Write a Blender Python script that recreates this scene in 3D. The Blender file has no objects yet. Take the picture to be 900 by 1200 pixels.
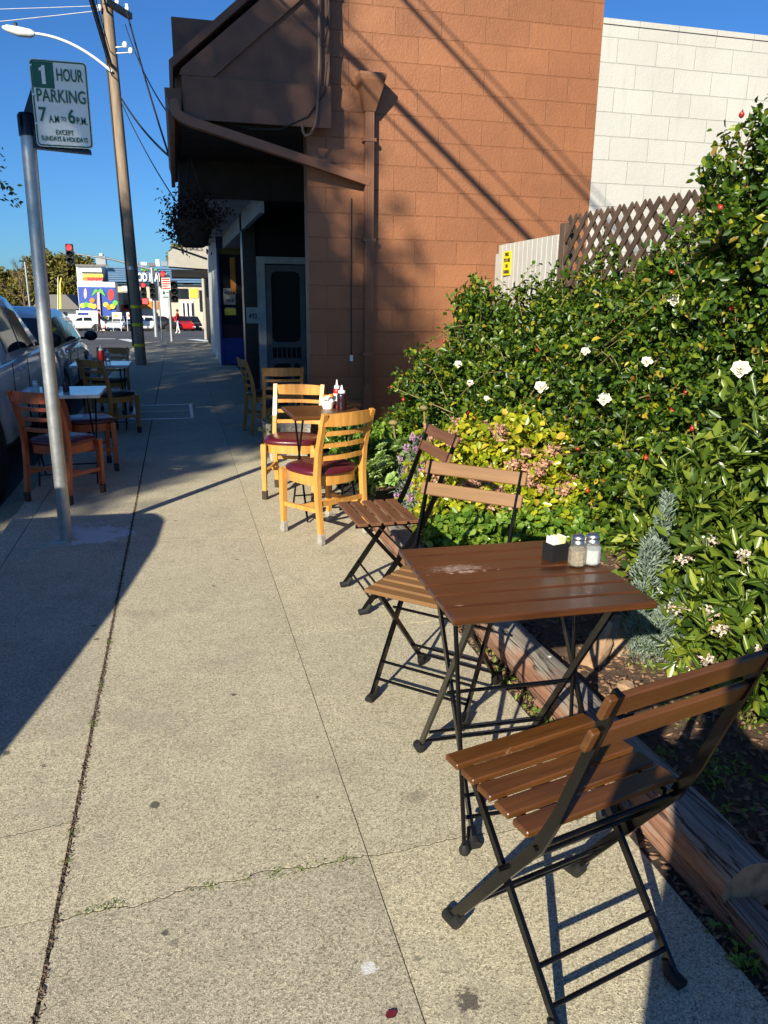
import bpy, bmesh, math, random
import numpy as np
from mathutils import Vector, Matrix
random.seed(7); RNG = np.random.default_rng(11)
PI = math.pi
SC = bpy.context.scene; COL = SC.collection

# ------------------------------------------------------------------ camera, world, sun, exposure
CAM_H = 1.48
def _cam_axes():
    n = lambda v: v/np.linalg.norm(v)
    Y = n(np.array([207-450, 600-345, -900.])); U = n(np.array([37, 3176, 900.]))
    U = n(U - Y*U.dot(Y)); X = np.cross(Y, U)
    return np.array([X, Y, U])
RC = _cam_axes()
cd = bpy.data.cameras.new('camera'); cam = bpy.data.objects.new('camera', cd); COL.objects.link(cam)
cd.sensor_fit = 'VERTICAL'; cd.sensor_height = 24; cd.sensor_width = 18; cd.lens = 18
cd.clip_start = .03; cd.clip_end = 3000
cam.matrix_world = Matrix([[*RC[0], 0], [*RC[1], 0], [*RC[2], CAM_H], [0, 0, 0, 1]])
SC.camera = cam

SUN_D = Vector((.604, .797, -math.tan(math.radians(26)))).normalized()
w = bpy.data.worlds.new('World'); SC.world = w; w.use_nodes = True
nt = w.node_tree
sky = nt.nodes.new('ShaderNodeTexSky'); sky.sky_type = 'NISHITA'; sky.sun_disc = False
sky.sun_elevation = math.radians(26); sky.sun_rotation = math.radians(217.2)
sky.air_density = 1.0; sky.dust_density = .3; sky.ozone_density = 3.0; sky.altitude = 0
bg = nt.nodes['Background']; bg.inputs['Strength'].default_value = .05
tint = nt.nodes.new('ShaderNodeMix'); tint.data_type = 'RGBA'; tint.blend_type = 'MULTIPLY'; tint.inputs[0].default_value = 1
tint.inputs[7].default_value = (.42, .86, 1.42, 1); nt.links.new(sky.outputs[0], tint.inputs[6]); nt.links.new(tint.outputs[2], bg.inputs[0])
sl = bpy.data.lights.new('sun', 'SUN'); sl.energy = 5.0; sl.angle = math.radians(.5); sl.color = (1, .92, .74)
so = bpy.data.objects.new('sun', sl); COL.objects.link(so)
so.rotation_euler = SUN_D.to_track_quat('-Z', 'Y').to_euler(); so.location = (-20, -25, 30)
SC.view_settings.view_transform = 'Standard'; SC.view_settings.look = 'None'
SC.view_settings.exposure = .82; SC.view_settings.gamma = 1; SC.view_settings.use_curve_mapping = False

# ------------------------------------------------------------------ materials
class NT:
    def __init__(s, name):
        s.m = bpy.data.materials.new(name); s.m.use_nodes = True; s.t = s.m.node_tree
        s.b = s.t.nodes['Principled BSDF']; s.out = s.t.nodes['Material Output']
    def n(s, typ, **kw):
        nd = s.t.nodes.new(typ)
        for k, v in kw.items():
            if hasattr(nd, k): setattr(nd, k, v)
            else: nd.inputs[k].default_value = v
        return nd
    def l(s, a, b): s.t.links.new(a, b)
    def noise(s, vec, scale, detail=4, rough=.55):
        nd = s.n('ShaderNodeTexNoise'); nd.inputs['Scale'].default_value = scale
        nd.inputs['Detail'].default_value = detail; nd.inputs['Roughness'].default_value = rough
        if vec is not None: s.l(vec, nd.inputs['Vector'])
        return nd.outputs['Fac']
    def ramp(s, fac, stops):
        r = s.n('ShaderNodeValToRGB'); e = r.color_ramp.elements
        while len(e) < len(stops): e.new(.5)
        for q, (p, c) in zip(e, stops):
            q.position = p; q.color = (*c, 1) if len(c) == 3 else c
        s.l(fac, r.inputs[0]); return r.outputs[0]
    def mix(s, fac, a, b, mode='MIX'):
        m = s.n('ShaderNodeMix', data_type='RGBA', blend_type=mode)
        for i, v in ((0, fac), (6, a), (7, b)):
            if hasattr(v, 'links'): s.l(v, m.inputs[i])
            elif i == 0: m.inputs[0].default_value = v
            else: m.inputs[i].default_value = (*v, 1)
        return m.outputs[2]
    def math(s, op, a, b=None):
        m = s.n('ShaderNodeMath', operation=op)
        for i, v in enumerate((a, b)):
            if v is None: continue
            if hasattr(v, 'links'): s.l(v, m.inputs[i])
            else: m.inputs[i].default_value = v
        return m.outputs[0]
    def bump(s, h, strength=.3, dist=.01, prev=None):
        b = s.n('ShaderNodeBump'); b.inputs['Strength'].default_value = strength; b.inputs['Distance'].default_value = dist
        s.l(h, b.inputs['Height'])
        if prev is not None: s.l(prev, b.inputs['Normal'])
        return b.outputs[0]
    def pos(s): return s.n('ShaderNodeNewGeometry').outputs['Position']
    def obj(s): return s.n('ShaderNodeTexCoord').outputs['Object']
    def mapping(s, vec, scale=(1, 1, 1), loc=(0, 0, 0), rot=(0, 0, 0)):
        m = s.n('ShaderNodeMapping'); m.inputs['Scale'].default_value = scale
        m.inputs['Location'].default_value = loc; m.inputs['Rotation'].default_value = rot
        s.l(vec, m.inputs[0]); return m.outputs[0]

def mat(name, col, rough=.6, metal=0., var=.18, scale=6., bump=0., bscale=60., coat=0., spec=.5, world=False):
    t = NT(name); v = t.pos() if world else t.obj()
    f = t.noise(v, scale, 5)
    lo = tuple(c*(1-var) for c in col); hi = tuple(min(1, c*(1+var)) for c in col)
    t.l(t.ramp(f, [(.3, lo), (.7, hi)]), t.b.inputs['Base Color'])
    t.b.inputs['Metallic'].default_value = metal; t.b.inputs['Coat Weight'].default_value = coat
    t.b.inputs['Specular IOR Level'].default_value = spec
    r = t.n('ShaderNodeMapRange'); r.inputs[3].default_value = max(0, rough-.08); r.inputs[4].default_value = min(1, rough+.08)
    t.l(t.noise(v, scale*3, 3), r.inputs[0]); t.l(r.outputs[0], t.b.inputs['Roughness'])
    if bump: t.l(t.bump(t.noise(v, bscale, 4), bump, .004), t.b.inputs['Normal'])
    return t.m

def wood(name, col, dark, axis=0, rough=.35, coat=.3, scale=1., wear=None, bump=.15):
    t = NT(name); s = [28*scale]*3; s[axis] = 2.2*scale
    v = t.mapping(t.obj(), tuple(s))
    g = t.noise(v, 1.6, 6, .65)
    c = t.ramp(g, [(.3, dark), (.62, col)])
    isl = t.n('ShaderNodeNewGeometry').outputs['Random Per Island']
    c = t.mix(1., c, t.ramp(isl, [(0, (.70, .70, .70)), (1, (1.25, 1.2, 1.15))]), 'MULTIPLY')
    if wear:
        wn = t.noise(t.mapping(t.obj(), (3, 14, 3)), 3., 8, .7)
        c = t.mix(t.ramp(wn, [(.66, (0, 0, 0)), (.74, (1, 1, 1))]), c, wear)
    t.l(c, t.b.inputs['Base Color']); t.b.inputs['Coat Weight'].default_value = coat
    t.b.inputs['Coat Roughness'].default_value = .22
    r = t.n('ShaderNodeMapRange'); r.inputs[3].default_value = rough-.08; r.inputs[4].default_value = rough+.15
    t.l(g, r.inputs[0]); t.l(r.outputs[0], t.b.inputs['Roughness'])
    t.l(t.bump(g, bump, .003), t.b.inputs['Normal'])
    return t.m

def paint_gloss(m):  # paints a pale gloss patch into the tabletop's base colour
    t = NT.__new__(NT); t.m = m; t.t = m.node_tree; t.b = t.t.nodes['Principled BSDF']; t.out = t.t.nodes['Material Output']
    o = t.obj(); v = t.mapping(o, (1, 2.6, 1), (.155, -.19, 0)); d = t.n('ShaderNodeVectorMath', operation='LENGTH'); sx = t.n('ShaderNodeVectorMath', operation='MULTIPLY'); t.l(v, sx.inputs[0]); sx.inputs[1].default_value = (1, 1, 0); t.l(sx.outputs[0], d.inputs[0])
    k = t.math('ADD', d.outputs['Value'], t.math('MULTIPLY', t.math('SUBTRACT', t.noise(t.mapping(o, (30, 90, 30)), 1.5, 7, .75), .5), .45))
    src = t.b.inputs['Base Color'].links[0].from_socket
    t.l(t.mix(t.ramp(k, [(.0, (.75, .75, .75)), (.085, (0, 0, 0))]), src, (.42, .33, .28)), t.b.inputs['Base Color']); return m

def leafmat(name, stops, rough=.38, trans=.3, spec=.5):
    t = NT(name); g = t.n('ShaderNodeNewGeometry')
    c = t.ramp(g.outputs['Random Per Island'], stops)
    t.l(c, t.b.inputs['Base Color']); t.b.inputs['Roughness'].default_value = rough
    t.b.inputs['Specular IOR Level'].default_value = spec
    tr = t.n('ShaderNodeBsdfTranslucent')
    t.l(t.mix(1., c, (1.15, 1.2, .45), 'MULTIPLY'), tr.inputs['Color'])
    mx = t.n('ShaderNodeMixShader'); mx.inputs[0].default_value = trans
    t.l(t.b.outputs[0], mx.inputs[1]); t.l(tr.outputs[0], mx.inputs[2]); t.l(mx.outputs[0], t.out.inputs[0])
    return t.m

def timber_mat():
    t = NT('weathered redwood'); o = t.obj(); p = t.mapping(o, (1, .06, 1))
    g = t.noise(p, 60, 7, .7); big = t.noise(t.mapping(o, (1.4, .5, 1.4)), 6, 5, .6)
    red = t.ramp(g, [(.3, (.13, .055, .032)), (.5, (.26, .125, .075)), (.7, (.36, .21, .14))])
    grey = t.ramp(g, [(.3, (.12, .10, .08)), (.55, (.27, .235, .195)), (.75, (.36, .33, .29))])
    sx = t.n('ShaderNodeSeparateXYZ'); t.l(o, sx.inputs[0])
    top = t.math('ADD', t.math('MULTIPLY', sx.outputs[2], 9.), t.math('MULTIPLY', t.math('SUBTRACT', big, .5), 2.4))
    c = t.mix(t.ramp(t.math('ADD', top, .02), [(.2, (0, 0, 0)), (.6, (1, 1, 1))]), red, grey)
    crk = t.noise(t.mapping(o, (1, .035, 1)), 34, 3, .5)
    line = t.ramp(t.math('ABSOLUTE', t.math('SUBTRACT', crk, .5)), [(.0, (0, 0, 0)), (.018, (1, 1, 1))])
    c = t.mix(1., c, t.mix(line, (.16, .13, .11), (1, 1, 1)), 'MULTIPLY')
    t.l(c, t.b.inputs['Base Color']); t.b.inputs['Roughness'].default_value = .92
    t.l(t.bump(line, .8, .012, t.bump(g, .9, .008)), t.b.inputs['Normal']); return t.m

def concrete_mat():
    t = NT('concrete'); p = t.pos()
    isl = t.n('ShaderNodeNewGeometry').outputs['Random Per Island']
    big = t.noise(p, 1.1, 5, .6); mid = t.noise(p, 7, 5, .65)
    c = t.ramp(big, [(.3, (.45, .405, .295)), (.7, (.56, .505, .37))])
    c = t.mix(.35, c, t.ramp(mid, [(.3, (.40, .36, .265)), (.7, (.60, .545, .40))]))
    vo = t.n('ShaderNodeTexVoronoi'); vo.inputs['Scale'].default_value = 235; t.l(p, vo.inputs['Vector'])
    cellv = t.n('ShaderNodeSeparateColor'); t.l(vo.outputs['Color'], cellv.inputs[0])
    c = t.mix(.75, c, t.ramp(cellv.outputs[0], [(0., (.28, .27, .26)), (.22, (.70, .69, .67)), (.6, (1., 1., 1.)), (1., (1.45, 1.43, 1.38))]), 'MULTIPLY')
    fine = t.noise(p, 420, 3, .7)
    c = t.mix(.95, c, t.ramp(fine, [(.34, (.42, .41, .40)), (.5, (1, 1, 1)), (.66, (1.4, 1.4, 1.35))]), 'MULTIPLY')
    c = t.mix(1., c, t.ramp(isl, [(0, (.86, .86, .88)), (1, (1.05, 1.04, 1.02))]), 'MULTIPLY')
    # grime and drips: patchy darker stains and sparse gum spots
    st = t.noise(p, 2.6, 7, .7)
    c = t.mix(t.ramp(st, [(.53, (0, 0, 0)), (.72, (.5, .5, .5))]), c, (.24, .215, .17))
    # paint splash and two spills seen near the front chair
    for (x, y, r, k, colr, sc_) in ((.335, 1.37, .020, .75, (.72, .72, .72), 75), (.53, 1.235, .03, .85, (.07, .06, .055), 50), (.62, 1.95, .04, .4, (.12, .10, .08), 25), (-.6, 5.0, .22, .8, (.62, .62, .60), 9), (-.155, 2.095, .017, .85, (.06, .055, .05), 20), (-.115, 1.587, .008, .8, (.06, .055, .05), 30), (-.097, 1.554, .011, .5, (.10, .09, .08), 30), (.328, 2.015, .008, .8, (.06, .055, .05), 30), (.123, 2.711, .011, .8, (.06, .055, .05), 30), (-.456, 3.51, .014, .8, (.06, .055, .05), 30), (-.434, 3.353, .013, .8, (.06, .055, .05), 30), (-.638, 2.494, .015, .8, (.06, .055, .05), 30), (-.507, 2.383, .011, .7, (.06, .055, .05), 30), (.451, 1.367, .009, .6, (.09, .08, .07), 30), (.10, 3.9, .013, .7, (.07, .06, .055), 30), (.25, 4.3, .012, .6, (.07, .06, .055), 30), (-.1, 5.2, .014, .6, (.07, .06, .055), 30)):
        d = t.n('ShaderNodeVectorMath', operation='DISTANCE'); t.l(p, d.inputs[0]); d.inputs[1].default_value = (x, y, 0)
        dd = t.math('ADD', d.outputs['Value'], t.math('MULTIPLY', t.math('SUBTRACT', t.noise(p, sc_, 4, .7), .5), r*3.2))
        c = t.mix(t.math('MULTIPLY', t.ramp(t.math('DIVIDE', dd, r), [(.7, (1, 1, 1)), (1., (0, 0, 0))]), k), c, colr)
    t.l(c, t.b.inputs['Base Color']); t.b.inputs['Roughness'].default_value = .9; t.b.inputs['Specular IOR Level'].default_value = .25
    b1 = t.bump(vo.outputs['Distance'], .35, .002)
    t.l(t.bump(fine, .5, .002, b1), t.b.inputs['Normal'])
    return t.m

def block_mat(name, col, var, mort, w_=.45, h_=.2258, off=(0, 0), rel=1., tone=.1):
    t = NT(name); p = t.pos()
    sx = t.n('ShaderNodeSeparateXYZ'); t.l(p, sx.inputs[0])
    cx = t.n('ShaderNodeCombineXYZ')
    t.l(t.math('ADD', sx.outputs[0], t.math('MULTIPLY', t.math('SUBTRACT', t.noise(p, 5), .5), .012)), cx.inputs[0])
    t.l(t.math('ADD', sx.outputs[2], t.math('MULTIPLY', t.math('SUBTRACT', t.noise(p, 4.2), .5), .012)), cx.inputs[1])
    br = t.n('ShaderNodeTexBrick'); br.offset = .5
    t.l(t.mapping(cx.outputs[0], loc=(off[0], off[1], 0)), br.inputs['Vector'])
    for k, v in (('Scale', 1.), ('Mortar Size', .0048), ('Mortar Smooth', .6), ('Brick Width', w_), ('Row Height', h_), ('Bias', 0.)): br.inputs[k].default_value = v
    br.inputs['Color1'].default_value = (1-tone,)*3+(1,); br.inputs['Color2'].default_value = (1+tone*.5,)*3+(1,); br.inputs['Mortar'].default_value = (*mort, 1)
    c = t.ramp(t.noise(p, 1.3, 6, .6), [(.3, tuple(k*(1-var) for k in col)), (.72, tuple(k*(1+var) for k in col))])
    c = t.mix(1., c, br.outputs['Color'], 'MULTIPLY')
    sc = t.noise(t.mapping(p, (3, 3, 5)), 4, 9, .8)
    c = t.mix(t.ramp(sc, [(.69, (0, 0, 0)), (.78, (.45, .45, .45))]), c, tuple(min(1, k*1.7+.05) for k in col))
    c = t.mix(t.ramp(t.noise(t.mapping(p, (5, 5, .6)), 2, 6, .7), [(.55, (0, 0, 0)), (.8, (.3, .3, .3))]), c, tuple(k*.55 for k in col))
    t.l(c, t.b.inputs['Base Color']); t.b.inputs['Roughness'].default_value = .46
    b1 = t.bump(t.math('SUBTRACT', 1., br.outputs['Fac']), .9*rel, .012)
    b2 = t.bump(t.noise(p, 40, 7, .72), .6*rel, .012, b1)
    t.l(t.bump(t.noise(p, 9, 4, .6), .3, .012, b2), t.b.inputs['Normal'])
    return t.m

def asphalt_mat():
    t = NT('asphalt'); p = t.pos()
    c = t.ramp(t.noise(p, .25, 6, .6), [(.3, (.045, .046, .05)), (.7, (.085, .084, .082))])
    c = t.mix(.6, c, t.ramp(t.noise(p, 130, 3, .7), [(.35, (.5, .5, .5)), (.65, (1.4, 1.4, 1.4))]), 'MULTIPLY')
    t.l(c, t.b.inputs['Base Color']); t.b.inputs['Roughness'].default_value = .85
    t.l(t.bump(t.noise(p, 130, 3, .7), .4, .004), t.b.inputs['Normal']); return t.m

def soil_mat():
    t = NT('soil'); p = t.pos()
    c = t.ramp(t.noise(p, 30, 8, .75), [(.3, (.035, .02, .012)), (.5, (.12, .07, .042)), (.72, (.24, .15, .095))])
    t.l(c, t.b.inputs['Base Color']); t.b.inputs['Roughness'].default_value = .95
    t.l(t.bump(t.noise(p, 70, 6, .75), 1., .02), t.b.inputs['Normal']); return t.m

def glass_mat(name, tint=(.012, .014, .016), rough=.04):
    t = NT(name); t.b.inputs['Base Color'].default_value = (*tint, 1); t.b.inputs['Roughness'].default_value = rough
    t.b.inputs['Specular IOR Level'].default_value = .6
    t.l(t.bump(t.noise(t.obj(), 2.5, 2), .04, .01), t.b.inputs['Normal']); return t.m

def clear_mat(name, col=(.9, .95, .95)):
    t = NT(name); t.b.inputs['Base Color'].default_value = (*col, 1); t.b.inputs['Roughness'].default_value = .05
    t.b.inputs['Transmission Weight'].default_value = .92; t.b.inputs['IOR'].default_value = 1.3; return t.m

def emis_mat(name, col, s):
    t = NT(name); t.b.inputs['Base Color'].default_value = (*col, 1)
    t.b.inputs['Emission Color'].default_value = (*col, 1); t.b.inputs['Emission Strength'].default_value = s
    t.l(t.ramp(t.noise(t.obj(), 20), [(0, col), (1, tuple(min(1, k*1.2) for k in col))]), t.b.inputs['Base Color']); return t.m

M = dict(
    concrete=concrete_mat(), asphalt=asphalt_mat(), soil=soil_mat(),
    brown=block_mat('brown painted block', (.270, .107, .044), .15, (1.12, 1.1, 1.08), off=(.12, 0)),  # mortar lightened so its colour imitates the sheen on joint edges
    white_block=block_mat('white painted block', (.475, .46, .425), .05, (.80, .80, .78), off=(.05, .06), rel=.7, tone=.035),
    trim=mat('brown painted wood', (.135, .062, .036), .6, var=.25, scale=5, bump=.25, bscale=35),
    trim_pipe=mat('brown painted metal', (.21, .094, .05), .5, var=.15, scale=6, bump=.1),
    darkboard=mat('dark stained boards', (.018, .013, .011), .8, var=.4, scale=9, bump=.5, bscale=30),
    soffit=mat('grey painted plywood', (.34, .36, .38), .7, var=.2, scale=3, bump=.2),
    tile=mat('black glazed tile', (.012, .011, .010), .3, var=.4, scale=14),
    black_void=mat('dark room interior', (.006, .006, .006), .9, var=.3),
    stilepaint=mat('dull grey door paint', (.13, .13, .13), .6, var=.15),
    doorpaint=mat('worn white paint', (.42, .42, .40), .6, var=.15, scale=7, bump=.15),
    mesh_screen=mat('black insect screen', (.008, .008, .008), .8, var=.3, scale=80),
    varnish=wood('brown varnished slats', (.115, .043, .008), (.055, .019, .004), 0, .38, .2, wear=(.26, .14, .07)),
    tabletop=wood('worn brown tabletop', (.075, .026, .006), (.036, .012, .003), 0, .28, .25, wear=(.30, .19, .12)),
    tan=wood('tan weathered slats', (.215, .112, .042), (.15, .075, .027), 0, .5, .05),
    brown_slat=wood('dull brown slats', (.17, .075, .032), (.10, .042, .018), 0, .5, .05, wear=(.28, .18, .11)),
    oak=wood('honey varnished beech', (.62, .31, .075), (.46, .205, .04), 2, .42, .12, bump=.05),
    oak_dim=wood('amber varnished beech', (.46, .22, .055), (.33, .14, .03), 2, .42, .12, bump=.05),
    cherry=wood('red brown varnished beech', (.42, .085, .022), (.27, .048, .013), 2, .42, .12, bump=.05),
    maroon=mat('maroon vinyl', (.085, .008, .014), .36, var=.15, scale=9, bump=.08, bscale=90, coat=.2),
    blackvinyl=mat('black vinyl', (.012, .011, .012), .4, var=.2, scale=9),
    sock=mat('grey felt foot wrap', (.30, .28, .25), .95, var=.25, scale=40, bump=.4, bscale=150),
    darksock=mat('dark felt foot wrap', (.05, .032, .022), .95, var=.3, scale=40, bump=.4, bscale=150),
    blackmetal=mat('black powder coated steel', (.0022, .0022, .0024), .2, var=.3, scale=30, bump=.0, spec=.4),
    rubber=mat('black rubber', (.006, .006, .006), .75, var=.3, scale=40, bump=.2),
    steel=mat('galvanised steel', (.42, .43, .43), .42, metal=.75, var=.18, scale=16, bump=.08, bscale=25),
    chrome=mat('chrome', (.62, .60, .57), .36, metal=1, var=.05),
    timber=timber_mat(),
    timber_end=mat('sawn log end', (.24, .15, .09), .9, var=.35, scale=30, bump=.5),
    pole=wood('utility pole timber', (.29, .225, .165), (.15, .11, .08), 2, .85, 0, scale=.5, bump=.6),
    dullpipe=mat('painted conduit', (.16, .11, .085), .6),
    cable=mat('black cable', (.012, .012, .012), .6), whitecable=mat('pale cable', (.5, .5, .5), .6),
    lattice=wood('brown stained lattice', (.105, .068, .048), (.055, .035, .025), 2, .75, 0, bump=.3),
    fence_white=mat('white painted fence boards', (.50, .49, .455), .55, var=.06, scale=8, bump=.2, bscale=20),
    sign_white=mat('reflective white sheeting', (.74, .78, .75), .45, var=.06, scale=10),
    sign_green=mat('green sign paint', (.005, .10, .055), .45, var=.12, scale=30),
    sign_red=mat('red sign paint', (.62, .06, .035), .5), yellow=mat('yellow paper', (.80, .62, .01), .6, var=.06),
    ink=mat('dark ink', (.03, .03, .03), .6), red=mat('red plastic', (.45, .012, .012), .35), white=mat('white plastic', (.78, .78, .76), .4, var=.05),
    blue=mat('blue painted panel', (.012, .035, .24), .45, var=.2, scale=6), blue_dark=mat('dark blue paint', (.008, .015, .09), .45, var=.2),
    silver=mat('silver car paint', (.64, .68, .72), .38, metal=.1, var=.03, coat=.8), pewter=mat('grey car paint', (.62, .67, .69), .38, metal=.1, var=.03, coat=.8),
    carglass=glass_mat('dark car glass'), shopglass=glass_mat('shop window glass', (.02, .024, .028)), rim=mat('alloy', (.45, .45, .46), .35, metal=.9),
    tyre=mat('tyre rubber', (.015, .015, .015), .85, var=.3, scale=50, bump=.2), plasticblack=mat('black plastic', (.012, .012, .013), .5),
    lampred=emis_mat('lit red signal', (1, .03, .03), 2.5), lens_red=mat('red lamp lens', (.35, .01, .01), .25), lens_clear=mat('clear lamp lens', (.7, .72, .72), .12, coat=.5),
    pepper=mat('pepper', (.42, .30, .17), .8, var=.5, scale=160, bump=.3, bscale=300), salt=mat('salt', (.82, .81, .78), .75, var=.05),
    glass=clear_mat('clear glass'), ketchup=mat('ketchup', (.42, .012, .008), .3), sauce=mat('dark sauce', (.022, .008, .012), .3),
    paper_blue=mat('pale blue packet', (.62, .72, .82), .6), paper_yellow=mat('yellow packet', (.75, .72, .30), .6),
    basketry=mat('white wire basket', (.75, .73, .66), .6), orange=mat('orange creamer', (.75, .32, .03), .5),
    darksoil=mat('packed dirt', (.028, .022, .016), .95, var=.5, scale=60),
    planter=mat('pebbled concrete', (.52, .47, .38), .9, var=.5, scale=70, bump=.8, bscale=90),
    stone=mat('tan rock', (.30, .19, .11), .9, var=.5, scale=14, bump=1., bscale=35),
    bark=mat('tree bark', (.10, .07, .045), .95, var=.4, scale=14, bump=.9, bscale=20), twig=mat('green brown twig', (.19, .155, .055), .8, var=.3, scale=20),
    chip=mat('bark chip mulch', (.20, .115, .065), .9, var=.6, scale=25, bump=.4), leaflitter=mat('dry leaf litter', (.13, .085, .055), .9, var=.6, scale=30),
    bluemetal=mat('blue ribbed metal roof', (.10, .19, .32), .45, var=.1), plaster=mat('white plaster', (.80, .78, .74), .8, var=.05, scale=2), beige=mat('beige plaster', (.55, .46, .36), .8, var=.1),
    grey_awning=mat('grey beige fascia', (.36, .34, .30), .7, var=.08), roofgrey=mat('grey shingle', (.16, .15, .14), .9, var=.3, scale=12),
    mural=mat('blue mural paint', (.035, .085, .36), .7, var=.1), m_green=mat('lime mural paint', (.13, .45, .06), .7), m_yellow=mat('yellow mural paint', (.75, .6, .06), .7),
    m_orange=mat('orange mural paint', (.55, .20, .03), .7), m_pink=mat('pink mural paint', (.75, .42, .38), .7), m_red=mat('red mural paint', (.60, .045, .035), .7),
    skin=mat('skin', (.48, .27, .18), .55), cloth_red=mat('red cloth', (.35, .02, .02), .9), cloth_white=mat('pale cloth', (.65, .62, .58), .9), cloth_dark=mat('dark maroon cloth', (.06, .02, .025), .9), cloth_navy=mat('navy cloth', (.02, .025, .05), .9), hair=mat('dark hair', (.015, .01, .008), .7),
    car_red=mat('red car paint', (.45, .015, .015), .3, coat=.6), car_black=mat('black car paint', (.015, .015, .017), .25, coat=.6), car_white=mat('white car paint', (.75, .75, .74), .3, coat=.6),
    petal_white=mat('white petals', (.62, .59, .50), .7, var=.12, scale=40), petal_maroon=mat('maroon petal', (.10, .006, .015), .6), hip=mat('red rose hip', (.36, .028, .016), .3, var=.3, scale=30), pinkflower=leafmat('pink brown flower', [(0, (.30, .13, .08)), (.5, (.48, .25, .17)), (1, (.60, .40, .30))], .7, .2),
    paleflower=leafmat('cream pink flower', [(0, (.45, .28, .20)), (.5, (.70, .58, .50)), (1, (.75, .70, .64))], .7, .2),
    purple=leafmat('mauve flower', [(0, (.42, .20, .42)), (1, (.60, .38, .58))], .7, .3),
    rose_leaf=leafmat('rose leaves', [(0, (.016, .040, .006)), (.35, (.040, .090, .010)), (.72, (.088, .158, .012)), (.94, (.22, .27, .02)), (.975, (.45, .36, .02)), (1, (.30, .20, .05))]),
    jade_leaf=leafmat('jade leaves', [(0, (.12, .18, .012)), (.35, (.28, .33, .018)), (.8, (.46, .45, .025)), (1, (.50, .34, .05))], .3, .25),
    jade_green=leafmat('green jade leaves', [(0, (.07, .15, .018)), (.6, (.13, .24, .03)), (1, (.24, .33, .04))], .3, .25),
    rosette_leaf=leafmat('pale rosette leaves', [(0, (.20, .33, .09)), (.6, (.30, .44, .14)), (1, (.40, .50, .20))], .4, .3),
    grey_leaf=leafmat('grey green needles', [(0, (.13, .18, .15)), (.5, (.20, .27, .22)), (1, (.30, .36, .30))], .7, .2),
    glossy_leaf=leafmat('broad glossy leaves', [(0, (.025, .055, .010)), (.5, (.075, .13, .016)), (.85, (.16, .22, .025)), (1, (.30, .34, .04))], .3, .3),
    rib_leaf=leafmat('pale leaf ribs', [(0, (.24, .32, .05)), (1, (.36, .42, .09))], .5, .3),
    weed=leafmat('small weeds', [(0, (.10, .17, .02)), (1, (.26, .33, .06))], .5, .3),
    tree_leaf=leafmat('street tree leaves', [(0, (.025, .05, .01)), (1, (.08, .12, .02))], .5, .25), olive_leaf=leafmat('olive yellow leaves', [(0, (.07, .075, .012)), (.6, (.16, .14, .02)), (1, (.25, .19, .03))], .6, .2),
    dry_leaf=leafmat('dry dark flowers', [(0, (.02, .008, .007)), (.7, (.045, .014, .011)), (1, (.07, .04, .018))], .7, .2), pot_leaf=leafmat('grey green succulent', [(0, (.10, .13, .05)), (1, (.22, .25, .11))], .5, .2),
)

paint_gloss(M['tabletop'])

# ------------------------------------------------------------------ mesh helpers
def tag(o, label=None, cat=None, group=None, kind=None):
    if label: o['label'] = label
    if cat: o['category'] = cat
    if group: o['group'] = group
    if kind: o['kind'] = kind
    return o
def thing(name, loc, label, cat, rz=0, group=None):
    o = bpy.data.objects.new(name, None); COL.objects.link(o); o.location = loc; o.rotation_euler = (0, 0, rz)
    o.empty_display_size = .1
    return tag(o, label, cat, group)
def link(name, me, parent=None, loc=None):
    o = bpy.data.objects.new(name, me); COL.objects.link(o)
    if parent is not None: o.parent = parent
    if loc: o.location = loc
    return o
def copy_tree(o, parent=None):
    c = o.copy(); COL.objects.link(c)
    if parent is not None: c.parent = parent
    for ch in list(o.children): copy_tree(ch, c)
    return c
def dup(root, loc, rz, label, group=None):
    c = copy_tree(root); c.location = loc; c.rotation_euler = (0, 0, rz); c['label'] = label
    if group: c['group'] = group
    return c

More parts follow.
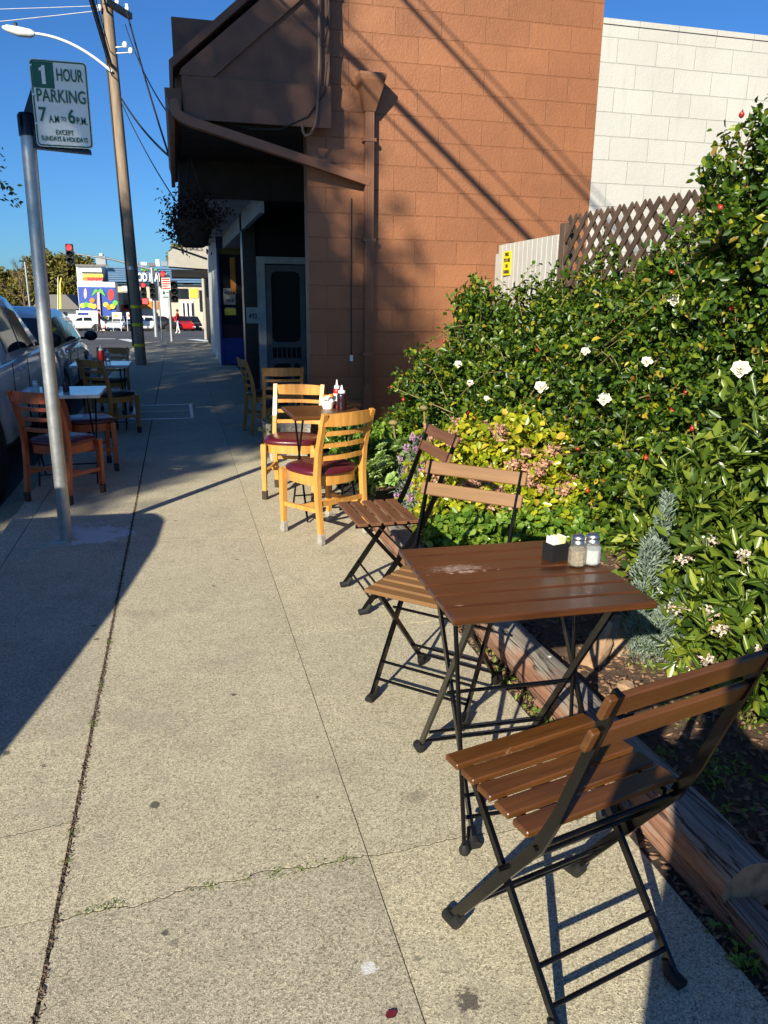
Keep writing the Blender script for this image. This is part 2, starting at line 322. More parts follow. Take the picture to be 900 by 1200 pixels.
class MB:
    def __init__(s): s.v = []; s.f = []; s.mi = []; s.sm = []; s.k = 0
    def add(s, vs, fs, smooth=False):
        o = len(s.v); s.v += [tuple(q) for q in vs]; s.f += [tuple(i+o for i in f) for f in fs]
        s.mi += [s.k]*len(fs); s.sm += [smooth]*len(fs); return s
    def box(s, c, d, R=None, bev=0.):
        x, y, z = d[0]/2, d[1]/2, d[2]/2
        if bev:
            b = min(bev, x*.9, y*.9, z*.9); bm = bmesh.new(); bmesh.ops.create_cube(bm, size=1)
            for q in bm.verts: q.co = Vector((q.co.x*2*x, q.co.y*2*y, q.co.z*2*z))
            bmesh.ops.bevel(bm, geom=bm.edges[:], offset=b, segments=1, affect='EDGES', profile=.5)
            bm.verts.index_update(); vs = [q.co.copy() for q in bm.verts]; fs = [[q.index for q in f.verts] for f in bm.faces]; bm.free()
        else:
            vs = [Vector((i*x, j*y, k*z)) for i in (-1, 1) for j in (-1, 1) for k in (-1, 1)]
            fs = [(0, 1, 3, 2), (4, 6, 7, 5), (0, 4, 5, 1), (2, 3, 7, 6), (0, 2, 6, 4), (1, 5, 7, 3)]
        if R is not None: vs = [R @ q for q in vs]
        return s.add([q+Vector(c) for q in vs], fs)
    def span(s, a, b, bev=0.):
        return s.box([(p+q)/2 for p, q in zip(a, b)], [abs(q-p) for p, q in zip(a, b)], None, bev)
    def tube(s, pts, r, n=10, cap=True, smooth=True):
        pts = [Vector(p) for p in pts]; R = r if isinstance(r, (list, tuple)) else [r]*len(pts)
        vs = []; fs = []; up = None
        for i, p in enumerate(pts):
            t = (pts[min(i+1, len(pts)-1)]-pts[max(i-1, 0)]).normalized()
            if up is None: up = t.orthogonal().normalized()
            else: up = (up-t*up.dot(t)).normalized()
            b = t.cross(up)
            for k in range(n):
                a = 2*PI*k/n; vs.append(p+(up*math.cos(a)+b*math.sin(a))*R[i])
        for i in range(len(pts)-1):
            for k in range(n): fs.append((i*n+k, i*n+(k+1) % n, (i+1)*n+(k+1) % n, (i+1)*n+k))
        s.add(vs, fs, smooth)
        if cap: s.add(vs[:n], [tuple(range(n-1, -1, -1))]); s.add(vs[-n:], [tuple(range(n))])
        return s
    def sweep(s, pts, up, w, h):
        """rectangular bar along pts; w across, h along up (w,h may be lists)"""
        pts = [Vector(p) for p in pts]; up = Vector(up); vs = []; fs = []
        W = w if isinstance(w, (list, tuple)) else [w]*len(pts); Hh = h if isinstance(h, (list, tuple)) else [h]*len(pts)
        for i, p in enumerate(pts):
            t = (pts[min(i+1, len(pts)-1)]-pts[max(i-1, 0)]).normalized(); sd = t.cross(up).normalized(); u = sd.cross(t).normalized()
            for a, b in ((-1, -1), (1, -1), (1, 1), (-1, 1)): vs.append(p+sd*a*W[i]/2+u*b*Hh[i]/2)
        for i in range(len(pts)-1):
            for k in range(4): fs.append((i*4+k, i*4+(k+1) % 4, i*4+4+(k+1) % 4, i*4+4+k))
        e = (len(pts)-1)*4; fs += [(3, 2, 1, 0), (e, e+1, e+2, e+3)]
        return s.add(vs, fs)
    def lathe(s, prof, c=(0, 0, 0), n=20, R=None, smooth=True):
        vs = []; fs = []
        for r, z in prof:
            for k in range(n):
                a = 2*PI*k/n; q = Vector((r*math.cos(a), r*math.sin(a), z)); vs.append((R @ q if R is not None else q)+Vector(c))
        m = len(prof)
        for i in range(m-1):
            for k in range(n): fs.append((i*n+k, i*n+(k+1) % n, (i+1)*n+(k+1) % n, (i+1)*n+k))
        s.add(vs, fs, smooth)
        s.add(vs[:n], [tuple(range(n-1, -1, -1))]); s.add(vs[-n:], [tuple(range(n))]); return s
    def prism(s, poly, a, b, ax='y'):
        """extrude 2-D polygon; ax='y': poly is (x,z); 'z': (x,y); 'x': (y,z)"""
        m = {'y': lambda p, t: (p[0], t, p[1]), 'z': lambda p, t: (p[0], p[1], t), 'x': lambda p, t: (t, p[0], p[1])}[ax]
        n = len(poly); vs = [m(p, a) for p in poly]+[m(p, b) for p in poly]
        fs = [tuple(range(n)), tuple(range(2*n-1, n-1, -1))]+[(k, n+k, n+(k+1) % n, (k+1) % n) for k in range(n)]
        return s.add(vs, fs)
    def ball(s, c, r, n=10, m=7, jit=0.):
        r = (r, r, r) if not isinstance(r, (tuple, list)) else r; vs = [(c[0], c[1], c[2]-r[2])]; fs = []
        for i in range(1, m):
            p = PI*i/m
            for k in range(n):
                a = 2*PI*k/n; j = 1+random.uniform(-jit, jit)
                vs.append((c[0]+r[0]*math.sin(p)*math.cos(a)*j, c[1]+r[1]*math.sin(p)*math.sin(a)*j, c[2]-r[2]*math.cos(p)*j))
        vs.append((c[0], c[1], c[2]+r[2])); e = len(vs)-1
        for k in range(n): fs.append((0, 1+(k+1) % n, 1+k)); fs.append((e, e-n+k, e-n+(k+1) % n))
        for i in range(m-2):
            for k in range(n): fs.append((1+i*n+k, 1+i*n+(k+1) % n, 1+(i+1)*n+(k+1) % n, 1+(i+1)*n+k))
        return s.add(vs, fs, True)
    def mesh(s, name, mats, fix=True):
        me = bpy.data.meshes.new(name); me.from_pydata(s.v, [], s.f)
        for m in (mats if isinstance(mats, (list, tuple)) else [mats]): me.materials.append(M[m] if isinstance(m, str) else m)
        me.polygons.foreach_set('material_index', s.mi); me.polygons.foreach_set('use_smooth', s.sm)
        if fix:
            bm = bmesh.new(); bm.from_mesh(me); bmesh.ops.recalc_face_normals(bm, faces=bm.faces); bm.to_mesh(me); bm.free()
        me.update(); return me
    def build(s, name, mats, parent=None, loc=None, fix=True): return link(name, s.mesh(name, mats, fix), parent, loc)
def rotz(a): return Matrix.Rotation(a, 3, 'Z')

def np_mesh(name, V, Fs, mats, mi=None, smooth=False):
    me = bpy.data.meshes.new(name); V = np.asarray(V, np.float32)
    me.vertices.add(len(V)); me.vertices.foreach_set('co', V.ravel())
    nl = sum(f.size for f in Fs); npol = sum(len(f) for f in Fs)
    me.loops.add(nl); me.polygons.add(npol)
    me.loops.foreach_set('vertex_index', np.concatenate([f.ravel() for f in Fs]).astype(np.int32))
    tot = np.concatenate([np.full(len(f), f.shape[1]) for f in Fs]); st = np.concatenate([[0], np.cumsum(tot)[:-1]])
    me.polygons.foreach_set('loop_start', st.astype(np.int32)); me.polygons.foreach_set('loop_total', tot.astype(np.int32))
    for m in (mats if isinstance(mats, (list, tuple)) else [mats]): me.materials.append(M[m])
    if mi is not None: me.polygons.foreach_set('material_index', mi.astype(np.int32))
    if smooth: me.polygons.foreach_set('use_smooth', np.ones(npol, bool))
    me.update(calc_edges=True); me.validate(); return me
def nrm(a): return a/np.maximum(np.linalg.norm(a, axis=1, keepdims=True), 1e-9)

def leaf_geo(P, D, N, L, W, fold=.25, shape='kite'):
    D = nrm(D); N = nrm(N-D*np.sum(N*D, 1, keepdims=True)); S = np.cross(D, N); n = len(P)
    L = np.asarray(L).reshape(-1, 1)*np.ones((n, 1)); W = np.asarray(W).reshape(-1, 1)*np.ones((n, 1))
    if shape == 'kite':
        V = np.stack([P, P+D*.42*L+S*W/2+N*fold*W, P+D*L-N*.12*L, P+D*.42*L-S*W/2+N*fold*W], 1)
        b = np.arange(n)[:, None]*4; F = [np.concatenate([b+np.array([[0, 1, 2]]), b+np.array([[0, 2, 3]])], 0)]
    elif shape == 'oval':     # folded, six outline points: rounder leaf
        V = np.stack([P, P+D*.28*L+S*W*.42+N*fold*W*.8, P+D*.68*L+S*W*.44+N*fold*W*.8, P+D*L-N*.10*L, P+D*.68*L-S*W*.44+N*fold*W*.8, P+D*.28*L-S*W*.42+N*fold*W*.8], 1)
        b = np.arange(n)[:, None]*6; F = [np.concatenate([b+np.array([[0, 1, 2, 3]]), b+np.array([[0, 3, 4, 5]])], 0)]
    return V.reshape(-1, 3), F

def sample_twigs(ell, n, rin=.55, zmin=.03, zlow=-.6):
    """points and outward normals spread through the outer shell of a union of ellipsoids"""
    E = np.array([list(c)+list(r) for c, r in ell]); A = (E[:, 3]*E[:, 4]+E[:, 4]*E[:, 5]+E[:, 3]*E[:, 5]); A = A/A.sum()
    out = []; outn = []
    got = 0
    while got < n:
        k = RNG.choice(len(E), n, p=A); d = nrm(RNG.normal(size=(n, 3)))
        r = rin+(1.04-rin)*RNG.random((n, 1))**.6
        lump = 1+.15*np.sin(d[:, :1]*7+k[:, None]*1.7)*np.sin(d[:, 1:2]*6+k[:, None])+.13*np.sin(d[:, 2:3]*13+d[:, :1]*6)*np.sin(d[:, 1:2]*12+k[:, None])
        p = E[k, :3]+d*E[k, 3:]*r*lump; o = nrm(d/E[k, 3:])
        ok = (d[:, 2] > zlow) & (p[:, 2] > zmin)
        for j in range(len(E)):
            q = np.sum(((p-E[j, :3])/E[j, 3:])**2, 1); ok &= ~((q < (rin*.92)**2) & (k != j))
        out.append(p[ok]); outn.append(o[ok]); got += ok.sum()
    return np.concatenate(out)[:n], np.concatenate(outn)[:n]

def foliage(ell, ntw, per, L, W, rin=.55, zmin=.03, tw=.18, shape='kite', up=.45, spread=1., fold=.22, zlow=-.6, droop=0., light=None):
    p, o = sample_twigs(ell, ntw, rin, zmin, zlow)
    ax = nrm(o*.8+RNG.normal(size=p.shape)*.55+np.array([0, 0, .45]))
    P = np.repeat(p, per, 0); O = np.repeat(o, per, 0); A = np.repeat(ax, per, 0); n = len(P)
    P = P+A*(RNG.random((n, 1))-.35)*tw+RNG.normal(size=(n, 3))*tw*.12
    D = A*.45+RNG.normal(size=(n, 3))*.75*spread-np.array([0, 0, droop])
    N = O*.5+np.array([0, 0, up])+RNG.normal(size=(n, 3))*.5
    k = RNG.random(n); Ls = L[0]+(L[1]-L[0])*k; Ws = W[0]+(W[1]-W[0])*k
    keep = P[:, 2] > zmin*.5
    return leaf_geo(P[keep], D[keep], N[keep], Ls[keep], Ws[keep], fold, shape), (p, o)

def text_mesh(txt, size, matname, width=None, bold=0., ext=.0015, align='CENTER', sx=1.):
    c = bpy.data.curves.new('t', 'FONT'); c.body = txt; c.size = size; c.align_x = align; c.align_y = 'CENTER'; c.extrude = ext; c.offset = bold; c.resolution_u = 3
    o = bpy.data.objects.new('t', c); COL.objects.link(o)
    dg = bpy.context.evaluated_depsgraph_get(); me = bpy.data.meshes.new_from_object(o.evaluated_get(dg))
    bpy.data.objects.remove(o); bpy.data.curves.remove(c)
    xs = [v.co.x for v in me.vertices]; wd = max(xs)-min(xs); cx = (max(xs)+min(xs))/2
    k = width/wd if width else sx
    for v in me.vertices:
        if align == 'CENTER': v.co.x = (v.co.x-cx)*k
        else: v.co.x = (v.co.x-min(xs))*k
    me.materials.clear(); me.materials.append(M[matname]); return me
def put_text(name, txt, size, matname, parent, loc, width=None, bold=0., facing=None, sx=1., align='CENTER'):
    """letters stand in the xz plane and are read from -y; facing='x' reads from -x"""
    o = link(name, text_mesh(txt, size, matname, width, bold, sx=sx, align=align), parent, loc); o.rotation_euler = (PI/2, 0, 0 if facing is None else -PI/2)
    return o

# ------------------------------------------------------------------ ground, street, sidewalk
STREET_Z = -.22
def gz(y):
    if y < 28: return STREET_Z
    return STREET_Z-(min(y, 86)-28)*.034
bm_ = MB(); ys = [-60, -10, 0, 10, 20, 28, 34, 40, 50, 60, 70, 86, 120, 400, 1500]; xs = [-1500, -200, -40, -10, -1.2, 1.2, 10, 60, 300, 1500]
vs = [(x, y, gz(y)) for y in ys for x in xs]; nx = len(xs)
bm_.add(vs, [(j*nx+i, j*nx+i+1, (j+1)*nx+i+1, (j+1)*nx+i) for j in range(len(ys)-1) for i in range(nx-1)])
tag(bm_.build('street', 'asphalt', fix=False), kind='structure')

# sidewalk slabs: real gaps for the long crack and the joints
X0, XC, XJ, X1 = -1.04, -.378, .42, 1.165
def jag(xa, xb, y, n, amp, seed, tilt=0.):
    r = random.Random(seed); n = max(n, int(abs(xb-xa)/.011)); ph = [(r.uniform(0, 6.3), r.uniform(.6, 1.4)) for _ in range(6)]
    return [(xa+(xb-xa)*i/n, y+tilt*i/n+(amp*(.9*math.sin(5*q*i/n*1.3+ph[0][0])*.6+.35*math.sin(17*i/n*ph[1][1]+ph[1][0])+.2*math.sin(41*i/n*ph[2][1]+ph[2][0]))+r.gauss(0, .0022) if 0 < i < n else 0)) for q in (1,) for i in range(n+1)]
sw = MB(); TH = .06
def slab(poly, z=0.):
    b = .004; n = len(poly); cx = sum(p[0] for p in poly)/n; cy = sum(p[1] for p in poly)/n
    top = [(x, y, z) for x, y in poly]; 
    low = [(x, y, z-TH) for x, y in poly]
    sw.add(top+low, [tuple(range(n))]+[(k, k+n, (k+1) % n+n, (k+1) % n) for k in range(n)])
G = .0015; CG = .0022
def column(xa, xb, cuts, ga=G, gb=G):
    """cuts: list of polylines from xa to xb (bottom to top)"""
    for a, b in zip(cuts[:-1], cuts[1:]):
        g1 = CG if len(a) > 2 else G; g2 = CG if len(b) > 2 else G
        lo = [(min(max(x, xa+ga), xb-gb), y+g1) for x, y in a]; hi = [(min(max(x, xa+ga), xb-gb), y-g2) for x, y in b]
        def side(p, q, gap, sgn):
            n = int(abs(q[1]-p[1])/.035) if gap > .006 and p[1] < 7 else 0; rr = random.Random(int(p[1]*999))
            return [(p[0]+sgn*abs(rr.gauss(0, .0042)), p[1]+(q[1]-p[1])*i/n) for i in range(1, n)]
        slab(lo+side(lo[-1], hi[-1], gb, -1)+hi[::-1]+side(hi[0], lo[0], ga, 1), random.uniform(-.0003, .0003))
st = lambda xa, xb, y, t=0.: [(xa, y), (xb, y+t)]
rows = [4.78, 6.3, 7.82, 9.34, 10.9, 12.4, 13.9, 15.4, 16.9, 18.4, 20, 21.6, 23.2, 24.8, 26.5]
column(X0, XC, [st(X0, XC, y) for y in (-4, -2.4, -.9, .2, 1.02, 1.70)]+[jag(X0, XC, 2.03, 9, .012, 3, .03), st(X0, XC, 2.50, .05), st(X0, XC, 3.28)]+[st(X0, XC, y, -.02) for y in rows], gb=.0055)
column(XC, XJ, [st(XC, XJ, y) for y in (-4, -2.4, -.9, .35)]+[jag(XC, XJ, 1.70, 22, .020, 5, .03), st(XC, XJ, 2.57), jag(XC, XJ, 3.29, 14, .006, 8, -.09)]+[st(XC, XJ, y, -.06) for y in rows], ga=.005)
column(XJ, X1, [st(XJ, X1, y) for y in (-4, -2.4, -.9, .35)]+[jag(XJ, X1, 1.73, 12, .008, 6, .0), st(XJ, X1, 2.56), st(XJ, X1, 3.2)]+[st(XJ, X1, y) for y in (4.72, 6.3, 7.82)])
for xa, xb, in ((X1, 1.95),):
    column(xa, 1.9, [st(xa, 1.9, y) for y in (8.12, 9.34, 10.9, 12.4)])
column(XJ, X1, [st(XJ, X1, y) for y in rows[2:]])
tag(sw.build('sidewalk', 'concrete'), kind='structure')
b = MB(); b.span((X0-.001, -4, -.20), (1.9, 26.4, -.0012)); tag(b.build('sidewalk_joint_filling', 'darksoil'), kind='structure')
# kerb and gutter
b = MB(); b.prism([(X0-.006, -.004), (X0-.006, -.3), (-1.5, -.3), (-1.5, -.212), (-1.21, -.185), (-1.195, -.03), (-1.175, -.006)], -6, 26.6, 'y')
tag(b.build('kerb', 'concrete'), kind='structure')
# utility box lid in the pavement near the far chairs
lid = thing('pavement_lid', (-.26, 10.4, 0), 'flat rectangular metal-edged utility lid set in the shaded pavement', 'utility lid')
b = MB(); b.span((-.34, -.62, .002), (.34, .62, .006)); b.build('lid_plate', 'concrete', lid)
b = MB()
for s_ in (-1, 1): b.span((s_*.36-.02, -.66, .002), (s_*.36+.02, .66, .010)); b.span((-.34, s_*.64-.02, .002), (.34, s_*.64+.02, .010))
b.span((-.34, -.012, .0065), (.34, .012, .011)); b.build('lid_frame', 'steel', lid)
# debris and weeds in the cracks
def scatter_boxes(n, fpos, size, m, name, label_kind='stuff', flat=.35):
    V = []; F = []
    for i in range(n):
        x, y, z = fpos(); L = random.uniform(*size); W = L*random.uniform(.25, .6); H = L*random.uniform(.06, .2)
        R = Matrix.Rotation(random.uniform(0, 2*PI), 3, 'Z') @ Matrix.Rotation(random.gauss(0, flat), 3, 'X') @ Matrix.Rotation(random.gauss(0, flat), 3, 'Y')
        o = len(V)
        for q in ((-1, -.4, -1), (-.3, -1, -1), (1, -.3, -1), (.4, 1, -1), (-1, -.4, 1), (-.3, -1, 1), (1, -.3, 1), (.4, 1, 1)):
            V.append(Vector((x, y, z))+R @ Vector((q[0]*L/2, q[1]*W/2, q[2]*H/2)))
        F += [[o+4, o+5, o+6, o+7], [o, o+1, o+5, o+4], [o+1, o+2, o+6, o+5], [o+2, o+3, o+7, o+6], [o+3, o, o+4, o+7]]
    me = np_mesh(name, V, [np.array(F)], m); return tag(link(name, me), kind=label_kind)
scatter_boxes(2600, lambda: (XC+random.gauss(.001, .005), random.uniform(.9, 6.5)**1.0, random.uniform(-.001, .0025)), (.004, .013), 'leaflitter', 'crack_debris')
def weeds(pts, n, spread, h, name, m='weed', L=(.008, .02)):
    c = np.array([pts[i] for i in RNG.integers(0, len(pts), n)]); P = c+np.stack([RNG.normal(0, spread, n), RNG.normal(0, spread, n), RNG.random(n)*h], 1)
    D = RNG.normal(size=(n, 3))+np.array([0, 0, .5]); N = RNG.normal(size=(n, 3))*.4+np.array([0, 0, 1.])
    V, F = leaf_geo(P, D, N, RNG.uniform(*L, n), RNG.uniform(L[0]*.5, L[1]*.5, n)); return tag(link(name, np_mesh(name, V, F, m)), kind='stuff')
ck = [(x, 1.70+.03*(x-XC)/.8, -.006) for x in (-.31, -.29, -.26, -.25, -.23, -.05, -.02, .0, .08, .16, .18, .22, .25, .3, .34, .36)]
weeds(ck, 620, .011, .008, 'crack_weeds', L=(.004, .010)); weeds([(XC, y, -.006) for y in (1.2, 1.9, 2.02, 2.6, 2.62, 2.9, 3.3)], 260, .009, .010, 'crack_weeds', L=(.004, .011))
pt = MB(); pt.add([(.355+.013*math.cos(a)*(1+.2*math.sin(2*a)), 1.243+.011*math.sin(a), .003+.002*math.sin(3*a)) for a in np.linspace(0, 2*PI, 9)[:-1]], [tuple(range(8))])
tag(pt.build('fallen_petal', 'petal_maroon'), 'dark maroon petal lying on the near pavement slab', 'petal')

# garden bed
def soil_z(x, y): return -.025+.055*min(1, max(0, (x-1.26)/.25))+.018*math.sin(x*7+y*3)*math.sin(y*5)+.02*max(0, x-1.5)
V = []; nxs, nys = 60, 110
for j in range(nys+1):
    for i in range(nxs+1):
        x = 1.172+(5.6-1.172)*(i/nxs)**1.5; y = -1+8.82*j/nys; V.append((x, y, soil_z(x, y)+random.uniform(-.008, .008)))
me = np_mesh('soil', V, [np.array([[j*(nxs+1)+i, j*(nxs+1)+i+1, (j+1)*(nxs+1)+i+1, (j+1)*(nxs+1)+i] for j in range(nys) for i in range(nxs)])], 'soil', smooth=True)
tag(link('soil', me), kind='structure')
def chip_pos():
    x = 1.2+random.random()**1.5*2.2; y = random.uniform(.4, 5.2); return (x, y, soil_z(x, y)+.006)
scatter_boxes(9000, chip_pos, (.012, .05), 'chip', 'bark_mulch', flat=.3)
scatter_boxes(1500, lambda: (random.uniform(1.168, 1.26), random.uniform(.3, 4.5), .0+random.uniform(-.004, .006)), (.008, .035), 'chip', 'edge_litter', flat=.3)
weeds([(random.uniform(1.36, 1.9), random.uniform(1.2, 3.0), .03) for i in range(26)], 700, .025, .035, 'bed_weeds', L=(.012, .03))
weeds([(1.185+random.gauss(0, .008), random.uniform(1.1, 2.9), -.01) for i in range(14)], 260, .018, .04, 'edge_weeds', L=(.012, .035))

# redwood edging logs
def log(name, y0, y1, x, z, r, label, flat=1., yaw=0., group='redwood logs edging the bed'):
    t = thing(name, (x, (y0+y1)/2, z), label, 'log', yaw, group); L = (y1-y0)/2; n = 22; m = 26; vs = []; fs = []; rd = random.Random(int(y0*100)+5)
    prof = [1+rd.uniform(-.06, .06) for k in range(n)]; 
    for j in range(m+1):
        y = -L+2*L*j/m
        for k in range(n):
            a = 2*PI*k/n; rr = r*prof[k]*(1+rd.uniform(-.012, .012))
            qx, qz = rr*math.cos(a), rr*math.sin(a)
            qz = min(qz, r*.88*flat)+.006*math.sin(y*9+k)
            vs.append((qx, y, qz))
    for j in range(m):
        for k in range(n): fs.append((j*n+k, j*n+(k+1) % n, (j+1)*n+(k+1) % n, (j+1)*n+k))
    b = MB(); b.add(vs, fs, True); b.build('log_side', 'timber', t)
    for q in (vs[:n], vs[-n:]): e = MB(); e.add(q, [tuple(range(n))]); e.build('sawn_end', 'timber_end', t, fix=False)
    return t
lo = log('landscape_log', 1.30, 3.55, 1.295, .070, .082, 'upper redwood log with sawn near end beside the front bistro chair')
for y in (-.95, -.3, .05, .8): b = MB(); b.lathe([(.013, 0), (.013, .004), (.006, .006)], (.03, y, .069), 10); b.build('bolt_head', 'steel', lo)
log('landscape_log', .2, 2.35, 1.262, .008, .056, 'low redwood log half sunk beneath the upper log at right edge')
log('landscape_log', 3.58, 5.1, 1.235, .04, .085, 'farther redwood log behind the middle bistro chair by the jade plant')
def rock(loc, r, label, seed, name='garden_rock'):
    random.seed(seed); b = MB(); b.ball((0, 0, 0), r, 9, 6, .22); b.sm = [False]*len(b.sm)
    b.v = [(x*(1+random.uniform(-.12, .12)), y*(1+random.uniform(-.12, .12)), z*(1+random.uniform(-.1, .1))) for x, y, z in b.v]; o = b.build(name, 'stone'); o.location = loc; o.rotation_euler = (.3*seed, .2, seed); return tag(o, label, 'rock')
rock((1.60, 2.60, .06), (.075, .06, .14), 'tall tan rock standing in the mulch under the bistro table', 1)
rock((1.72, 2.66, .06), (.085, .07, .12), 'broad tan rock in the mulch right of the tall rock', 2)
rock((1.56, 2.30, .04), (.06, .05, .045), 'small pale stone lying among bark chips under the table', 4)
random.seed(21)

# ------------------------------------------------------------------ brown cafe building
WY = 7.85; FX = 1.95
cafe = thing('cafe_building', (1.3, WY, 0), 'brown painted block cafe with gabled canopy and recessed screen door', 'building')
cafe.location = (0, 0, 0)
b = MB(); b.span((1.27, WY, -.2), (4.262, WY+.2, 6.2)); b.build('block_wall', 'brown', cafe)
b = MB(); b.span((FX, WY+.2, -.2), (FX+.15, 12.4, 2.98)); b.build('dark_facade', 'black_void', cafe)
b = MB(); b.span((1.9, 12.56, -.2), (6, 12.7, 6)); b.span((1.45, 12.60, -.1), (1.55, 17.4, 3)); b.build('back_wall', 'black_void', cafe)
# recessed doorway facing the pavement
b = MB(); b.span((1.0, 12.42, -.05), (1.20, 12.75, 2.98)); b.build('tiled_pier', 'tile', cafe)
b = MB(); b.span((1.20, 12.46, 2.06), (FX, 12.56, 2.98)); b.span((1.20, 12.47, 0), (FX, 12.55, 2.06)); b.build('door_header_and_backing', 'black_void', cafe)  # header, plus a black backing added to stop light showing through the door
door = thing('screen_door', (0, 0, 0), None, None); door.parent = cafe; del_keys = None
b = MB(); b.span((1.205, 12.38, 0), (1.325, 12.46, 2.05)); b.span((1.325, 12.38, 1.95), (FX, 12.46, 2.05)); b.build('door_frame', 'doorpaint', door)
b = MB()
for z0, z1 in ((.0, .16), (.44, .52), (.69, .77), (1.84, 1.93)): b.span((1.33, 12.40, z0), (1.945, 12.44, z1))
b.span((1.33, 12.398, 0), (1.42, 12.442, 1.93)); b.span((1.87, 12.398, 0), (1.945, 12.442, 1.93)); b.span((1.70, 12.40, .16), (1.76, 12.44, .44))
b.build('stile_and_rail', 'stilepaint', door)
b = MB()
for i in range(1, 6): b.tube([(1.42+.075*i, 12.42, .52), (1.42+.075*i, 12.42, .69)], .009, 8)
b.build('spindle_row', 'stilepaint', door)
b = MB()
for sx, cx in ((1, 1.42), (-1, 1.87)):
    for cz, sz in ((1.84, -1), (.77, 1), (.44, -1)):
        b.prism([(cx, cz), (cx+sx*.075, cz), (cx+sx*.06, cz+sz*.014), (cx+sx*.03, cz+sz*.018), (cx+sx*.018, cz+sz*.03), (cx+sx*.014, cz+sz*.06), (cx, cz+sz*.075)], 12.41, 12.425)
b.build('corner_bracket', 'stilepaint', door)
b = MB(); b.span((1.33, 12.435, .1), (1.945, 12.45, 1.9)); b.build('insect_screen', 'mesh_screen', door)
plate = MB(); plate.span((1.025, 12.405, 1.06), (1.205, 12.415, 1.30)); pl = plate.build('number_plate', 'doorpaint', cafe)
put_text('digits', '492', .10, 'ink', pl, (1.125, 12.403, 1.165), .135, .002)
# canopy
CY0, CY1 = 7.63, 9.7
b = MB()
for i in range(14):
    y = CY0+.12+i*.147; b.span((.12, y, 2.955), (FX if y > 8.06 else 1.262, y+.135, 2.985))
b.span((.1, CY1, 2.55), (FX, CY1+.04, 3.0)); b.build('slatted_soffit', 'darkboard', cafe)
b = MB(); b.prism([(.17, 3.0), (1.46, 3.0), (1.46, 4.37), (.17, 3.30)], CY0+.03, CY0+.215); b.prism([(.17, 3.0), (1.25, 3.0), (1.25, 4.2), (.17, 3.30)], WY, CY1, 'y'); b.build('gable_panel', 'trim', cafe)
b = MB(); b.span((.15, CY0, 2.965), (1.465, CY0+.03, 3.31)); b.build('bottom_board', 'trim', cafe)
b = MB(); b.prism([(.13, 3.312), (.42, 3.312), (1.465, 4.20), (1.465, 4.46), (.15, 3.36)], CY0-.005, CY0+.03); b.build('rake_board', 'trim', cafe)
b = MB(); b.prism([(.08, 3.36), (1.30, 4.40), (1.27, 4.45), (.05, 3.41)], CY0-.03, CY1+3); b.build('sloped_roof', 'trim', cafe)
b = MB(); b.span((.095, 8.0, 3.1), (1.24, 8.10, 3.86)); b.build('parapet_panel', 'trim', cafe)
b = MB(); b.prism([(.0, 3.19), (.135, 3.19), (.135, 3.02), (.06, 3.0), (.03, 3.06)], CY0-.06, CY1+2.4); b.build('gutter', 'trim', cafe)
b = MB()
for i in range(26): b.box((.045, CY0+.25+i*.16, 3.0), (.05, .14, .16), Matrix.Rotation(.25, 3, 'X'))
b.build('shingle_edge', 'trim', cafe)
def bend(pts, n=5):
    P = [Vector(p) for p in pts]; out = [P[0]]
    for i in range(1, len(P)-1):
        a, c = P[i-1].lerp(P[i], .65) if (P[i]-P[i-1]).length < .5 else P[i]-(P[i]-P[i-1]).normalized()*.16, P[i]+(P[i+1]-P[i]).normalized()*.16
        for k in range(n+1):
            t = k/n; out.append(a*(1-t)**2+P[i]*2*t*(1-t)+c*t*t)
    return out+[P[-1]]
b = MB(); b.sweep(bend([(.07, CY0-.03, 3.10), (.10, CY0-.05, 2.96), (1.0, CY0+.02, 2.745), (1.86, WY-.055, 2.545)]), (0, 1, 0), .075, .085); b.build('gutter_pipe', 'trim_pipe', cafe)
dp = MB(); dp.span((1.82, WY-.09, .62), (1.905, WY-.012, 3.17)); 
for k in range(4): dp.span((1.829+k*.021, WY-.096, .62), (1.839+k*.021, WY-.09, 3.17))
dp.sweep([(1.862, WY-.051, .66), (1.862, WY-.051, .60), (1.85, WY-.052, .54), (1.85, WY-.052, .05)], (0, 1, 0), .085, .078)
dp = dp.build('downpipe', 'trim_pipe', cafe)
b = MB(); vs = []
for z, hx, hy in ((3.16, .05, .05), (3.40, .115, .10), (3.44, .125, .11), (3.46, .125, .11)):
    for i, j in ((-1, -1), (1, -1), (1, 1), (-1, 1)): vs.append((1.862+i*hx, WY-.115+j*hy if z > 3.2 else WY-.055+j*.045, z))
b.add(vs, [(k*4+i, k*4+(i+1) % 4, k*4+4+(i+1) % 4, k*4+4+i) for k in range(3) for i in range(4)]+[(3, 2, 1, 0), (12, 13, 14, 15)]); b.build('rainwater_hopper', 'trim_pipe', dp)
for z in (.9, 2.0, 2.9): b = MB(); b.span((1.80, WY-.10, z), (1.925, WY-.004, z+.03)); b.build('pipe_strap', 'trim_pipe', dp)
b = MB(); b.tube([(1.36, CY0-.03, 4.4), (1.355, CY0-.03, 3.5), (1.33, CY0-.03, 3.1), (1.31, CY0-.03, 2.98), (1.27, CY0-.02, 2.90), (1.22, CY0-.01, 2.885), (1.20, CY0, 2.93), (1.195, CY0, 2.98)], .013, 8); b.build('conduit', 'dullpipe', cafe)
b = MB(); b.tube([(1.42, CY0-.02, 4.3), (1.44, CY0-.02, 3.8), (1.40, CY0-.03, 3.62), (1.37, CY0-.03, 3.63)], .008, 6); b.tube([(1.43, CY0-.02, 3.5), (1.40, CY0-.02, 3.25), (1.25, CY0-.01, 3.05), (1.0, CY0, 2.93), (.75, CY0+.02, 2.92), (.55, CY0+.05, 2.96)], .006, 6)
